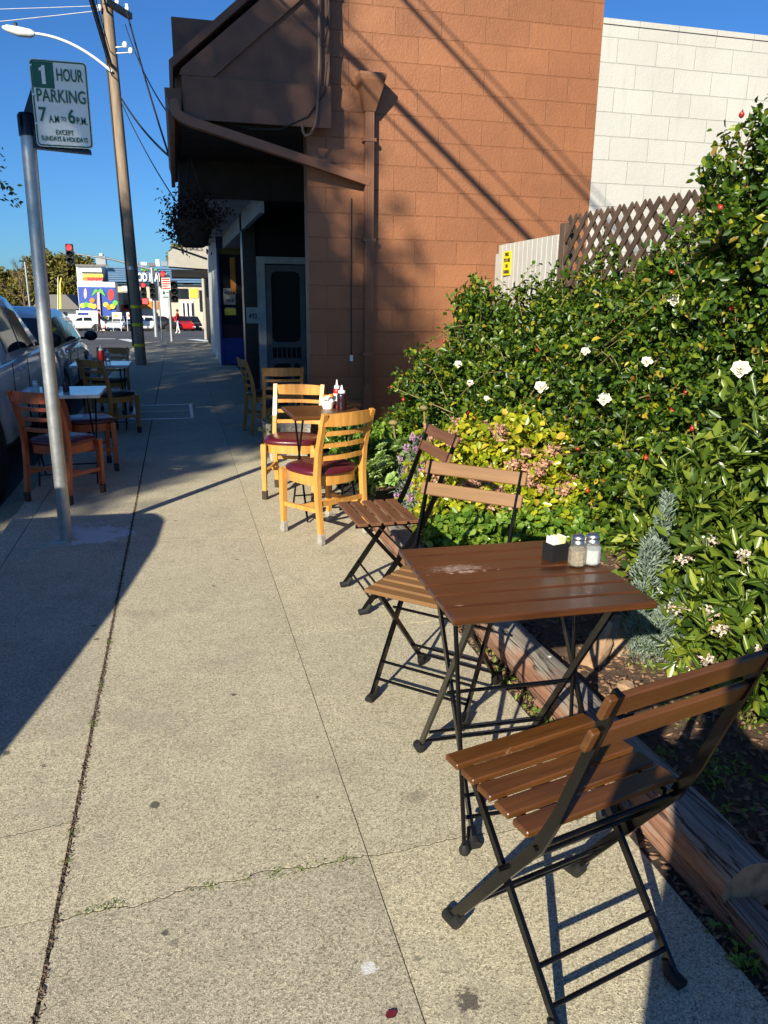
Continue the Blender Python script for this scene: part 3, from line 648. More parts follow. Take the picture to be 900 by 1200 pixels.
b.tube([(1.70, WY-.01, 2.4), (1.695, WY-.01, 1.5), (1.70, WY-.01, .9)], .005, 6); b.build('loose_wire', 'cable', cafe)
b = MB(); b.span((1.682, WY-.02, .84), (1.712, WY, .90)); b.build('wire_tip', 'white', cafe)
b = MB(); b.span((FX-.012, 8.08, .55), (FX-.003, 12.3, 2.4)); b.build('window_pane', 'shopglass', cafe)

white = MB(); white.span((4.265, WY, -.2), (14, WY+.2, 4.12)); white = tag(white.build('white_building', 'white_block'), 'white painted block wall with flat parapet right of the brown wall', 'building')
b = MB(); b.span((4.265, WY-.012, 4.12), (14, WY+.22, 4.17)); b.build('coping', 'white_block', white)

# ------------------------------------------------------------------ neighbours along the pavement
shop = thing('blue_shop', (0, 0, 0), 'shop with blue base panel and papered window beyond the screen door', 'building')
b = MB(); b.span((.86, 17.45, -.1), (1.9, 17.6, 3.2)); b.build('shop_wall', 'blue_dark', shop)
b = MB(); b.span((.87, 17.38, .02), (1.5, 17.45, .58)); b.build('base_panel', 'blue', shop)
b = MB(); b.span((.868, 17.36, 0), (.905, 17.45, 2.42)); b.build('window_frame', 'blue', shop)
wn = MB(); wn.span((.91, 17.42, .86), (1.5, 17.44, 2.30)); wn = wn.build('shop_window', 'shopglass', shop)
b = MB(); b.span((.91, 17.41, .585), (1.5, 17.44, .85)); b.build('sill_banner', 'cloth_dark', shop)
b = MB(); b.span((.91, 17.40, 2.31), (1.5, 17.44, 2.42)); b.build('top_strip', 'olive_leaf', shop)
b = MB(); b.span((.97, 17.412, 1.28), (1.22, 17.418, 1.62)); b.span((1.0, 17.410, 1.06), (1.2, 17.416, 1.22)); pp = b.build('window_paper', 'grey_awning', shop)
b = MB(); b.span((1.13, 17.405, 1.5), (1.24, 17.411, 2.25)); b.build('orange_paper', 'm_orange', shop)
b = MB(); b.span((.98, 17.406, 1.06), (1.22, 17.409, 1.2)); b.build('green_paper', 'm_yellow', shop)
put_text('lettering', 'VACUUM', .09, 'blue_dark', shop, (1.10, 17.404, 1.52), .24, .002); put_text('lettering', 'SALE', .09, 'blue_dark', shop, (1.10, 17.404, 1.36), .17, .002)
b = MB(); b.span((.86, 17.61, -.1), (1.0, 22.4, 3.0)); b.build('white_side_wall', 'doorpaint', shop)
# pale lower canopy of the shop
b = MB(); b.span((.16, CY1+.05, 2.66), (1.0, 21, 2.70)); b.build('canopy_soffit', 'soffit', shop)
b = MB(); b.span((1.0, CY1+.05, 2.42), (1.06, 21, 2.70)); b.span((1.06, 12.8, 2.42), (1.9, 17.4, 2.46)); b.build('canopy_beam', 'soffit', shop)
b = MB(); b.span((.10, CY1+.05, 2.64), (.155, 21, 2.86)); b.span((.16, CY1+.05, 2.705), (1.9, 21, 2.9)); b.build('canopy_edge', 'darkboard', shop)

far = thing('corner_shop', (0, 0, 0), 'corner shop with grey beige awning fascia and black underside', 'building')
b = MB(); b.prism([(-.20, 2.32), (1.35, 2.24), (1.35, 3.0), (-.02, 2.86), (-.18, 2.72)], 26, 27.5); b.build('awning_fascia', 'grey_awning', far)
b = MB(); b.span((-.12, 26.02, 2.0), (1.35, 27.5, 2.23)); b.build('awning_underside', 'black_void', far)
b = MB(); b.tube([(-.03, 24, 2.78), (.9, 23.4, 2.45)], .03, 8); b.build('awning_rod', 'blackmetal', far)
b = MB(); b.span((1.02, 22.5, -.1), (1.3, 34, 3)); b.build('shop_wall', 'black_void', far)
put_text('lettering', 'NAILS', .16, 'ink', far, (.62, 25.98, 2.86), .5)
b = MB()
for i, y in enumerate(np.arange(23.3, 26.8, .22)): b.span((.92, y, -.1), (.98, y+.19, 1.35+.06*math.sin(i*2.1)))
b.build('board_screen', 'darkboard', far)
b = MB()
for i, y in enumerate(np.arange(22.45, 23.3, .14)): b.span((.90, y, 0), (.95, y+.12, 1.45-.04*i))
b.build('white_screen', 'doorpaint', far)
b = MB(); b.tube([(.95, 29.5, -.1), (.95, 29.5, 2.3)], .06, 10); b.build('post', 'grey_awning', far)

# ------------------------------------------------------------------ fences by the garden
FXX = 3.02
wf = thing('board_fence', (FXX+.05, 6.7, 0), 'white vertical board fence with rounded corner beside the brown wall', 'fence', -.06)
b = MB(); y = 5.92; i = 0
while y < 7.45:
    z = 1.98-.02*max(0, y-7.3)**2*8; b.box((0, y-6.7+.055, z/2), (.02, .106, z), None, .003); y += .11; i += 1
b.box((0, 7.50-6.7, .95), (.02, .10, 1.90), None, .003); b.build('board', 'fence_white', wf)
b = MB(); b.span((.012, -.8, .4), (.05, .85, .49)); b.span((.012, -.8, 1.5), (.05, .85, 1.59)); b.build('fence_rail', 'fence_white', wf)
nt_ = MB(); nt_.box((3.078, 7.18, 1.80), (.004, .19, .22)); nt_ = tag(nt_.build('notice', 'yellow'), 'yellow paper notice pinned to the white board fence', 'notice')
for k, t_ in enumerate(('SMILE', 'YOU ARE', 'ON', 'CAMERA')): put_text('lettering', t_, .045, 'ink', nt_, (3.074, 7.18, 1.88-.053*k), None, .001, 'x', .8)
lf = thing('lattice_fence', (FXX, 4.4, 0), 'brown diagonal lattice fence rising above the rose bush', 'fence')
b = MB(); y0, y1, z0, z1 = -2.3, 1.5, .45, 2.10
for s_ in (-1, 1):
    c = -6.
    while c < 6:
        # line z = s*y + c clipped to the panel
        pts = []
        for yy in (y0, y1):
            z = s_*yy+c+1.2
            if z0 <= z <= z1: pts.append((yy, z))
        for zz in (z0, z1):
            yy = (zz-c-1.2)/s_
            if y0 < yy < y1: pts.append((yy, zz))
        if len(pts) >= 2 and abs(pts[0][0]-pts[1][0]) > .03:
            (ya, za), (yb, zb) = pts[0], pts[1]; b.sweep([(.008*s_, ya, za), (.008*s_, yb, zb)], (1, 0, 0), .046, .009)
        c += .155
b.build('lattice', 'lattice', lf)
b = MB(); b.span((-.03, y0, .35), (.03, y1, .45)); b.build('fence_rail', 'lattice', lf)
for yy in (y0-.05, -.4, y1+.04):
    b = MB(); b.box((.03, yy, 1.03), (.09, .09, 2.06), None, .006); b.build('fence_post', 'lattice', lf)

# ------------------------------------------------------------------ parking sign
SX, SY = -.755, 4.92
ps = thing('parking_sign', (SX, SY, 0), 'green and white one hour parking sign on galvanised pole', 'parking sign')
b = MB(); b.tube([(0, 0, -.05), (.004, 0, 1.2), (.022, 0, 2.34)], .0385, 20); b.build('pole', 'steel', ps)
b = MB(); b.lathe([(.046, 0), (.046, .10), (.036, .115), (.0, .118)], (.022, 0, 2.30), 18); b.prism([(.0, 2.33), (.07, 2.33), (.34, 2.245), (.34, 2.225), (.05, 2.24), (.0, 2.30)], -.028, .028); b.prism([(.055, 2.25), (.075, 2.66), (.095, 2.66), (.12, 2.25)], -.012, .02); b.prism([(.0, 2.38), (.07, 2.55), (.07, 2.30), (0, 2.30)], -.015, .015)
b.build('bracket', 'blackmetal', ps)
def rrect(cx, cz, wd, h, r, n=5):
    P = []
    for (sx, sz, a0) in ((1, 1, 0), (-1, 1, 90), (-1, -1, 180), (1, -1, 270)):
        for k in range(n+1):
            a = math.radians(a0+90*k/n); P.append((cx+sx*(wd/2-r)+r*math.cos(a), cz+sz*(h/2-r)+r*math.sin(a)))
    return P
SCX, SCZ, SW, SH = .215, 2.458, .288, .425
b = MB(); b.prism(rrect(SCX, SCZ, SW, SH, .022), -.052, -.049); pn = b.build('sign_panel', 'sign_white', ps)
fr = MB(); o_ = rrect(SCX, SCZ, SW-.008, SH-.008, .020); i_ = rrect(SCX, SCZ, SW-.022, SH-.022, .014); n = len(o_)
fr.add([(x, -.0535, z) for x, z in o_]+[(x, -.0535, z) for x, z in i_], [(k, (k+1) % n, n+(k+1) % n, n+k) for k in range(n)]); fr.build('border', 'sign_green', pn, fix=False)
gb = MB(); gb.span((SCX-SW/2+.012, -.0535, SCZ+SH/2-.138), (SCX-SW/2+.118, -.0525, SCZ+SH/2-.012)); gb.build('green_block', 'sign_green', pn)
L_ = SCX-SW/2
def stext(t_, size, m, x, z, wd, bold): put_text('lettering', t_, size, m, pn, (x, -.056, z), wd, bold)
b = MB(); b.prism([(L_+.057, SCZ+.093), (L_+.076, SCZ+.093), (L_+.076, SCZ+.183), (L_+.062, SCZ+.183), (L_+.058, SCZ+.174), (L_+.046, SCZ+.168), (L_+.046, SCZ+.156), (L_+.057, SCZ+.158)], -.0575, -.0545); b.build('lettering', 'sign_white', pn)
stext('HOUR', .085, 'sign_green', L_+.198, SCZ+.140, .132, .0007)
stext('PARKING', .088, 'sign_green', SCX+.002, SCZ+.036, .245, .0007)
stext('7', .098, 'sign_green', L_+.044, SCZ-.058, .038, .0012); stext('A.M', .05, 'sign_green', L_+.098, SCZ-.076, .05, .0004); stext('TO', .032, 'sign_green', L_+.146, SCZ-.073, .026, .0)
stext('6', .098, 'sign_green', L_+.189, SCZ-.060, .036, .0012); stext('P.M.', .05, 'sign_green', L_+.240, SCZ-.078, .054, .0004)
stext('EXCEPT', .034, 'sign_green', SCX+.003, SCZ-.139, .09, .0); stext('SUNDAYS & HOLIDAYS', .034, 'sign_green', SCX, SCZ-.172, .235, .0)
b = MB()
for dx in (-.125,):
    for z in (.18, .04, -.10): b.box((SCX+dx-.012, -.055, SCZ+z), (.012, .006, .010))
b.box((L_+.08, -.055, SCZ-.20), (.012, .006, .008)); b.box((L_+.25, -.055, SCZ-.20), (.012, .006, .008)); b.build('rivet', 'chrome', pn)

# ------------------------------------------------------------------ utility pole, street lamp, cables
UP = (-.83, 17.7)
up = thing('utility_pole', (*UP, -.1), 'tall weathered timber utility pole with yellow bands on pavement', 'utility pole')
b = MB(); b.tube([(0, 0, 0), (-.06, 0, 3), (-.14, 0, 7), (-.17, 0, 8.8)], [.118, .110, .098, .092], 20); b.build('pole_shaft', 'pole', up)
for z in (.95, 1.32, .52, 2.1):
    b = MB(); x = -.02*z; b.lathe([(.119, -.03), (.119, .03)], (x, 0, z), 20); b.build('yellow_band' if z < 2 else 'number_tag', 'yellow' if z < 2 else 'steel', up)
b = MB(); b.tube([(-.02-.118, -.03, .5), (-.14-.105, -.03, 7), (-.17-.10, -.03, 8.8)], .018, 8); b.build('conduit', 'plasticblack', up)
b = MB(); b.box((.05, -.05, 6.88), (.9, .09, .11), Matrix.Rotation(math.radians(62), 3, 'Z')); b.build('crossarm', 'pole', up)
b = MB()
for k in (-.35, 0, .35): b.lathe([(.03, 0), (.05, .05), (.03, .08), (.04, .12)], (.05+k*math.cos(math.radians(62)), -.05+k*math.sin(math.radians(62)), 6.94), 10)
b.lathe([(.03, 0), (.06, .06), (.03, .1)], (.14, -.1, 6.2), 10); b.lathe([(.03, 0), (.05, .06), (.03, .1)], (.24, -.12, 6.1), 10); b.lathe([(.03, 0), (.05, .06), (.03, .1)], (-.28, -.08, 6.8), 10); b.build('insulator', 'white', up)
for q in ((.14, -.1, 6.22), (.24, -.12, 6.12), (-.28, -.08, 6.82)): b = MB(); b.tube([(-.12, -.02, q[2]-.02), q], .012, 6); b.build('insulator_bracket', 'steel', up)
lamp = thing('street_lamp', (UP[0]-.14, UP[1], 5.65), 'white curved arm street lamp reaching left from the utility pole', 'street lamp')
b = MB(); b.tube([(-1.38*q, -.13, .55*(1-(1-q)**2.1)) for q in np.linspace(0, 1, 22)], .026, 10); b.build('lamp_arm', 'white', lamp)
b = MB(); vs = []
b.tube([(-1.35, -.13, .54), (-1.42, -.13, .545), (-1.62, -.13, .56), (-1.82, -.13, .60), (-1.90, -.13, .61)], [.045, .075, .085, .06, .02], 12); b.build('lamp_head', 'white', lamp)
b = MB(); b.lathe([(.03, 0), (.03, .07), (.02, .08)], (-1.66, -.13, .63), 10); b.build('photocell', 'plasticblack', lamp)
def cable(pts, r, label, sag=0., m='cable', group=None):
    a, c = Vector(pts[0]), Vector(pts[1]); n = 14
    P = [a.lerp(c, t/n)-Vector((0, 0, sag*4*(t/n)*(1-t/n))) for t in range(n+1)]
    b = MB(); b.tube(P, r, 6, False); return tag(b.build('cable', m, fix=False), label, 'cable', group)
cable([(-.97, 17.6, 6.70), (-.97, -25, 6.70)], .022, 'thicker overhead street cable along the pole line', m='cable', group='overhead cables along the street')
cable([(-1.0, 17.6, 6.85), (-1.0, -25, 6.88)], .010, 'thin upper overhead street cable along the pole line', group='overhead cables along the street')
cable([(-.98, 17.6, 5.78), (-.98, -25, 5.78)], .035, 'thick bundled lower overhead street cable along the pole line', group='overhead cables along the street')
cable([(-.98, 17.6, 5.6), (-.98, -25, 5.55)], .012, 'thin lowest overhead street cable along the pole line', group='overhead cables along the street')
cable([(-.98, 17.6, 6.02), (-.98, -25, 6.07)], .010, 'thin overhead street cable between the two bundles', group='overhead cables along the street')
cable([(-.62, 17.6, 6.75), (.08, 13.0, 3.25)], .017, 'dark twisted service cable from pole top down to canopy', .1)
cable([(-.66, 17.6, 6.5), (.06, 9.4, 3.3)], .009, 'thin wire from pole insulators to canopy gutter', .15)
cable([(-.86, 17.6, 5.25), (.08, 11.2, 3.15)], .016, 'black cable tied at mid pole running to the canopy', .1)
cable([(-.86, 17.6, 5.18), (.08, 13.5, 2.9)], .010, 'slim black cable just beneath the mid pole cable', .1)
cable([(-1.1, 17.6, 6.70), (-12, 19, 5.4)], .008, 'pale thin wire crossing the sky left from pole', .1, 'whitecable')
cable([(-1.1, 17.6, 6.78), (-14, 21, 6.6)], .006, 'faint upper wire leaving the pole to the left', .1, 'whitecable')

# ------------------------------------------------------------------ hanging basket
hb = thing('hanging_basket', (.21, 9.0, 2.95), 'hanging basket of dark dried flowers under the canopy edge', 'hanging basket')
b = MB(); b.lathe([(.10, -.98), (.15, -.95), (.20, -.74), (.21, -.70), (.19, -.70)], (0, 0, 0), 20); b.build('basket', 'darkboard', hb)
b = MB()
for a in (0, 2.1, 4.2): b.tube([(.19*math.cos(a), .19*math.sin(a), -.71), (0, 0, -.05)], .004, 5)
b.build('chain', 'blackmetal', hb)
(V, F), _ = foliage([((0, 0, -.60), (.27, .27, .17)), ((.05, 0, -.72), (.29, .25, .18)), ((-.12, 0, -.76), (.15, .18, .22))], 230, 9, (.03, .06), (.015, .03), rin=.2, zmin=-9, tw=.2, zlow=-1, droop=.4)
link('foliage', np_mesh('foliage', V, F, 'dry_leaf'), hb)

# ------------------------------------------------------------------ bistro furniture
def bistro_chair(loc, rz, label, wood_):
    t = thing('bistro_chair', loc, label, 'chair', rz, 'folding bistro chairs')
    for k in range(5):
        y = .128-k*.064; b = MB(); b.box((0, y, .452), (.415, .050, .016), None, .003); b.build('seat_slat', wood_, t)
    for yb, zb, in ((-.306, .765), (-.338, .845)):
        b = MB(); b.box((0, yb+.014, zb-.02), (.425, .014, .052), Matrix.Rotation(math.radians(22), 3, 'X'), .003); b.build('back_slat', wood_, t)
    for s in (-1, 1):
        b = MB(); x = s*.190
        b.sweep([(x, .125, .012), (x, -.150, .405), (x, -.168, .43), (x, -.186, .468), (x, -.215, .53), (x, -.335, .855)], (1, 0, 0), [.026, .026, .027, .027, .024, .02], .010)
        for yy, zz in ((-.286, .735), (-.296, .765), (-.318, .82)): b.lathe([(.006, 0), (.006, .003)], (x-s*.0, yy-.009, zz), 8, Matrix.Rotation(PI/2, 3, 'X'))
        leg = b.build('back_leg', 'blackmetal', t)
        b = MB(); b.tube([(x, .145, .010), (x, .105, .016), (x, .085, .045)], [.017, .017, .013], 10); b.build('rubber_foot', 'rubber', leg)
        b = MB(); x2 = s*.165
        b.sweep([(x2, .115, .437), (x2, -.255, .012)], (1, 0, 0), .019, .010); leg = b.build('seat_leg', 'blackmetal', t)
        b = MB(); b.tube([(x2, -.272, .010), (x2, -.235, .014), (x2, -.222, .04)], [.016, .016, .012], 10); b.build('rubber_foot', 'rubber', leg)
        b = MB(); b.sweep([(x2, .155, .436), (x2, -.16, .436)], (0, 0, 1), .012, .016); b.build('seat_rail', 'blackmetal', t)
    for hw_, yy, zz in ((.165, -.215, .062), (.165, -.165, .12), (.19, .085, .075), (.19, .045, .13), (.21, -.07, .31), (.2, -.165, .428)):
        b = MB(); b.tube([(-hw_, yy, zz), (hw_, yy, zz)], .0058, 8); b.build('cross_rod', 'blackmetal', t)
    return t
bistro_chair((.778, 1.374, 0), math.radians(13.1), 'nearest brown slatted bistro chair with glossy seat in front of the table', 'varnish')
bistro_chair((.85, 2.50, 0), math.radians(135), 'tan slatted bistro chair turned behind the table toward the camera', 'tan')
bistro_chair((.90, 3.55, 0), math.radians(92), 'dull brown bistro chair seen side-on beside the honey dining chairs', 'brown_slat')

def folding_table(loc, rz, label, wood_, size=.57, n=7, name='bistro_table', group=None):
    t = thing(name, loc, label, 'table', rz, group); pw = size/n
    for k in range(n):
        b = MB(); b.box((random.uniform(-.001, .001), -size/2+pw*(k+.5), .699), (size, pw-.009, .020), None, .004); b.build('top_slat', wood_, t)
    for s in (-1, 1):
        b = MB(); b.sweep([(s*.22, -size/2+.03, .683), (s*.22, size/2-.03, .683)], (0, 0, 1), .018, .010); b.build('top_rail', 'blackmetal', t)
    for s in (-1, 1):
        for q in (-1, 1):
            b = MB(); x = s*.20+q*.012
            b.sweep([(x, q*.22, .676), (x, -q*.24, .012)], (1, 0, 0), .022, .009); lg = b.build('leg', 'blackmetal', t)
            b = MB(); b.tube([(x, -q*.262, .010), (x, -q*.228, .016), (x, -q*.215, .04)], [.017, .017, .012], 10); b.build('rubber_foot', 'rubber', lg)
    for yy, zz in ((-.20, .06), (.20, .06), (-.17, .11), (.17, .11), (0, .345)):
        b = MB(); b.tube([(-.2, yy, zz), (.2, yy, zz)], .006, 8); b.build('cross_rod', 'blackmetal', t)
    return t
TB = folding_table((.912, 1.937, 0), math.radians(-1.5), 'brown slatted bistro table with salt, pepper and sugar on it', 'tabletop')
for sx, px, py in ((-1, -.245, -.27), (1, .215, -.05)):
    b = MB(); b.tube([(px, py+.10, .69), (px-.02*sx, py, .012)], .0065, 8); lg = b.build('brace_rod', 'blackmetal', TB)
    b = MB(); b.lathe([(.014, 0), (.016, .012), (.009, .03)], (px-.02*sx, py, .001), 10); b.build('rubber_foot', 'rubber', lg)
# condiments on the bistro table
TT = .7095
def shaker(loc, fill, label, rz=0):
    t = thing('shaker', loc, label, 'shaker', rz)
    R = rotz(PI/4)
    b = MB(); b.lathe([(.021, .002), (.0265, .006), (.0265, .055), (.019, .068), (.018, .074)], (0, 0, 0), 8, smooth=False); b.build('glass_body', 'glass', t)
    b = MB(); b.lathe([(.019, .005), (.0243, .009), (.0243, .052 if fill == 'pepper' else .05)], (0, 0, 0), 8, smooth=False); b.build('contents', fill, t)
    b = MB(); b.lathe([(.0205, .072), (.0205, .080), (.019, .081), (.019, .084), (.0205, .085), (.020, .092), (.012, .099), (.0, .100)], (0, 0, 0), 18); b.build('lid', 'chrome', t)
    return t
shaker((1.112, 1.955, TT), 'pepper', 'glass pepper shaker with metal lid on the bistro table', .3)
shaker((1.161, 1.957, TT), 'salt', 'glass salt shaker with metal lid at the table edge', .3)
sc = thing('sugar_caddy', (1.078, 2.03, TT), 'small black caddy of paper sugar packets behind pepper shaker', 'sugar caddy', .25); sc.scale = (.86,)*3
b = MB(); b.span((-.035, -.028, .0), (.035, .028, .006)); b.span((-.035, -.028, .006), (-.031, .028, .062)); b.span((.031, -.028, .006), (.035, .028, .062)); b.span((-.031, -.028, .006), (.031, -.024, .062)); b.span((-.031, .024, .006), (.031, .028, .062)); b.build('box', 'plasticblack', sc)
for k in range(7):
    b = MB(); b.box((-.024+.008*k, random.uniform(-.003, .003), .055), (.0035, .042, .06), Matrix.Rotation(random.uniform(-.2, .2), 3, 'Y')); b.build('packet', ('white', 'paper_blue', 'white', 'paper_yellow', 'white', 'paper_yellow', 'white')[k], sc)

# ------------------------------------------------------------------ wooden dining chairs
def seat_ring(z, sx, sy, n=36, e=2.9, yoff=0.):
    P = []
    for k in range(n):
        a = 2*PI*k/n; c, s = math.cos(a), math.sin(a)
        P.append((sx*math.copysign(abs(c)**(2/e), c)*(1+.05*s), yoff+sy*math.copysign(abs(s)**(2/e), s), z))
    return P
def dining_chair(name, label, wd, seat, sock):
    t = thing(name, (0, 0, 0), label, 'chair', 0, 'ladder back wooden dining chairs')
    b = MB(); rings = [(.418, .198, .19), (.424, .208, .20), (.440, .210, .202), (.452, .200, .192), (.462, .165, .158), (.466, .09, .085)]; n = 36; vs = []
    for z, sx, sy in rings: vs += seat_ring(z, sx, sy)
    fs = [(i*n+k, i*n+(k+1) % n, (i+1)*n+(k+1) % n, (i+1)*n+k) for i in range(len(rings)-1) for k in range(n)]
    b.add(vs, fs, True); b.add(vs[:n], [tuple(range(n))]); b.add(vs[-n:], [tuple(range(n))], True); b.build('seat_cushion', seat, t)
    b = MB(); o1 = seat_ring(.355, .192, .184); o2 = seat_ring(.417, .194, .186)
    b.add(o1+o2, [(k, (k+1) % n, n+(k+1) % n, n+k) for k in range(n)], True); b.add(o1, [tuple(range(n))]); b.build('seat_frame', wd, t)
    for s in (-1, 1):
        x = s*.186; b = MB(); b.sweep([(x, .172, .06), (x, .172, .2), (x, .170, .36), (x, .168, .42)], (1, 0, 0), [.030, .036, .042, .042], [.028, .033, .038, .038]); lg = b.build('front_leg', wd, t)
        b = MB(); b.box((x, .172, .035), (.040, .040, .07), None, .006); b.build('foot_wrap', sock, lg)
        b = MB(); x = s*.182
        b.sweep([(x, -.215, .06), (x, -.19, .25), (x, -.178, .42), (x*.99, -.195, .58), (x*1.0, -.235, .72), (x*1.02, -.268, .815)], (1, 0, 0), [.032, .036, .040, .036, .031, .027], .030); lg = b.build('back_post', wd, t)
        b = MB(); b.box((x, -.216, .035), (.040, .040, .07), None, .006); b.build('foot_wrap', sock, lg)
    for z, h, y in ((.775, .072, -.256), (.69, .026, -.226), (.615, .026, -.206), (.535, .028, -.188)):
        b = MB(); P = [(-.182+.364*k/8, y-.034*math.sin(PI*k/8), z) for k in range(9)]
        b.sweep(P, (0, 0, 1), .016, h if h < .05 else [.07, .075, .078, .08, .08, .08, .078, .075, .07]); b.build('back_slat', wd, t)
    b = MB()
    for s in (-1, 1): b.sweep([(s*.184, .17, .19), (s*.182, -.19, .21)], (0, 0, 1), .018, .026)
    b.sweep([(-.18, 0, .20), (-.09, -.01, .2), (.09, -.01, .2), (.18, 0, .20)], (0, 0, 1), .018, .024); b.sweep([(-.182, -.19, .25), (0, -.2, .25), (.182, -.19, .25)], (0, 0, 1), .016, .026); b.build('stretcher', wd, t)
    return t
R_ = math.radians
c1 = dining_chair('dining_chair', 'honey wood dining chair with maroon seat nearest, back toward camera', 'oak', 'maroon', 'sock'); c1.location = (.835, 4.735, 0); c1.rotation_euler.z = R_(28)
c2 = dining_chair('dining_chair', 'honey wood dining chair with maroon seat facing camera across small table', 'oak', 'maroon', 'darksock'); c2.location = (.79, 5.74, 0); c2.rotation_euler.z = R_(160)
c3 = dining_chair('dining_chair', 'amber dining chair seen side-on in shade left of the screen door', 'oak_dim', 'blackvinyl', 'oak_dim'); c3.location = (.90, 8.62, 0); c3.rotation_euler.z = R_(-82)
dup(c3, (.96, 7.72, 0), R_(-4), 'amber dining chair with its back to camera before the screen door')
dup(c3, (1.53, 9.0, 0), R_(80), 'amber dining chair half hidden behind the brown wall corner')
r1 = dining_chair('dining_chair', 'red brown dining chair with red seat behind the parking sign pole', 'cherry', 'maroon', 'darksock'); r1.location = (-.885, 6.06, 0); r1.rotation_euler.z = R_(-30)
dup(r1, (-.80, 7.02, 0), R_(-76), 'red brown dining chair turned sideways beyond the near kerbside table')
y1_ = dining_chair('dining_chair', 'amber dining chair with black seat by the kerb, slats toward camera', 'oak_dim', 'blackvinyl', 'darksock'); y1_.location = (-.74, 8.86, 0); y1_.rotation_euler.z = R_(-46)
dup(y1_, (-.88, 10.35, 0), R_(170), 'farthest kerbside dining chair facing camera behind its table')

def pedestal_table(loc, rz, label, m, size=.6):
    t = thing('cafe_table', loc, label, 'table', rz)
    b = MB(); b.box((0, 0, .715), (size, size, .028), None, .005); b.build('tabletop', m, t)
    for s in (-1, 1):
        for q in (-1, 1):
            b = MB(); x = s*(size*.35)+q*.01; b.tube([(x, q*.22, .70), (x, -q*.22, .008)], .0075, 8); b.build('leg', 'blackmetal', t)
    for yy, zz in ((-.19, .09), (.19, .09), (0, .35)):
        b = MB(); b.tube([(-size*.35, yy, zz), (size*.35, yy, zz)], .006, 8); b.build('cross_rod', 'blackmetal', t)
    return t
M['steeltop'] = mat('pale laminate tabletop', (.42, .43, .45), .22, var=.2, scale=5, coat=.5)
pedestal_table((.925, 5.17, 0), R_(2), 'small dark wood table between the two honey dining chairs', 'varnish', .5)
pedestal_table((-.93, 6.62, 0), R_(0), 'pale topped kerbside table behind the parking sign pole', 'steeltop', .62)
pedestal_table((-.86, 9.25, 0), R_(0), 'farther pale topped kerbside table with ketchup on it', 'steeltop', .62)
def squeeze(loc, m, capm, label, h=.15, r=.029):
    t = thing('squeeze_bottle', loc, label, 'bottle')
    b = MB(); b.lathe([(r*.9, 0), (r, .008), (r, h*.72), (r*.9, h*.82), (r*.6, h*.88)], (0, 0, 0), 16); b.build('bottle_body', m, t)
    b = MB(); b.lathe([(r*.72, h*.86), (r*.72, h*.98), (r*.3, h*1.02), (r*.15, h*1.25)], (0, 0, 0), 14); b.build('bottle_cap', capm, t); return t
kb = squeeze((1.04, 5.28, .729), 'red', 'white', 'red and white ketchup bottle on the small dark table', .155, .026)
b = MB(); b.lathe([(.0265, .05), (.0265, .10)], (0, 0, 0), 16); b.build('label', 'white', kb)
squeeze((1.05, 5.16, .729), 'sauce', 'white', 'dark sauce squeeze bottle with white cap beside ketchup', .135, .034)
bk = thing('creamer_basket', (.97, 5.25, .729), 'small white basket of creamer cups on dark table', 'basket')
b = MB(); b.lathe([(.035, 0), (.05, .05), (.052, .055), (.047, .055), (.034, .006)], (0, 0, 0), 16); b.build('basket', 'basketry', bk)
b = MB()
for k in range(7): b.lathe([(.014, 0), (.018, .018), (.019, .02)], (.028*math.cos(k*.9)*(k > 0), .028*math.sin(k*.9)*(k > 0), .045+.012*(k % 3)), 10, Matrix.Rotation(.5*math.sin(k*3), 3, 'X'))
b.build('creamer_cup', ['white'], bk)
b = MB(); b.lathe([(.014, 0), (.018, .018), (.019, .02)], (.02, -.02, .08), 10); b.lathe([(.014, 0), (.018, .018), (.019, .02)], (-.02, -.01, .075), 10); b.build('creamer_cup', 'orange', bk)
s1 = shaker((-1.10, 6.48, .729), 'salt', 'salt shaker, leftmost on the near kerbside table')
shaker((-1.03, 6.50, .729), 'pepper', 'pepper shaker beside salt on the near kerbside table'); 
squeeze((-.89, 6.55, .729), 'sauce', 'plasticblack', 'short dark sauce bottle behind the sign pole on table', .10, .025)
squeeze((-.86, 9.28, .729), 'red', 'white', 'red ketchup bottle on the farther kerbside table', .16, .032)
shaker((-.98, 9.3, .729), 'salt', 'salt shaker on the farther kerbside table by ketchup')
squeeze((-.80, 9.36, .729), 'glass', 'white', 'clear bottle right of ketchup on farther kerbside table', .12, .03)

# trough planter behind the honey chairs
tp = thing('planter', (.93, 7.62, 0), 'pebbled concrete pot with grey green succulent behind honey chair', 'planter')
tp.location = (.93, 7.18, 0); tp.scale = (1, 1, 1.15)
b = MB(); vs = []
for z, x, y in ((0, .17, .12), (.30, .21, .155), (.30, .18, .125), (.25, .175, .12)):
    vs += [(-x, -y, z), (x, -y, z), (x, y, z), (-x, y, z)]
b.add(vs, [(k*4+i, k*4+(i+1) % 4, k*4+4+(i+1) % 4, k*4+4+i) for k in range(3) for i in range(4)]+[(12, 13, 14, 15), (3, 2, 1, 0)]); b.build('pot', 'planter', tp)
(V, F), _ = foliage([((0, 0, .32), (.18, .12, .10)), ((-.14, -.12, .26), (.07, .06, .14))], 130, 8, (.02, .035), (.014, .022), rin=.1, zmin=.1, tw=.06, shape='oval'); link('plant', np_mesh('plant', V, F, 'pot_leaf'), tp)

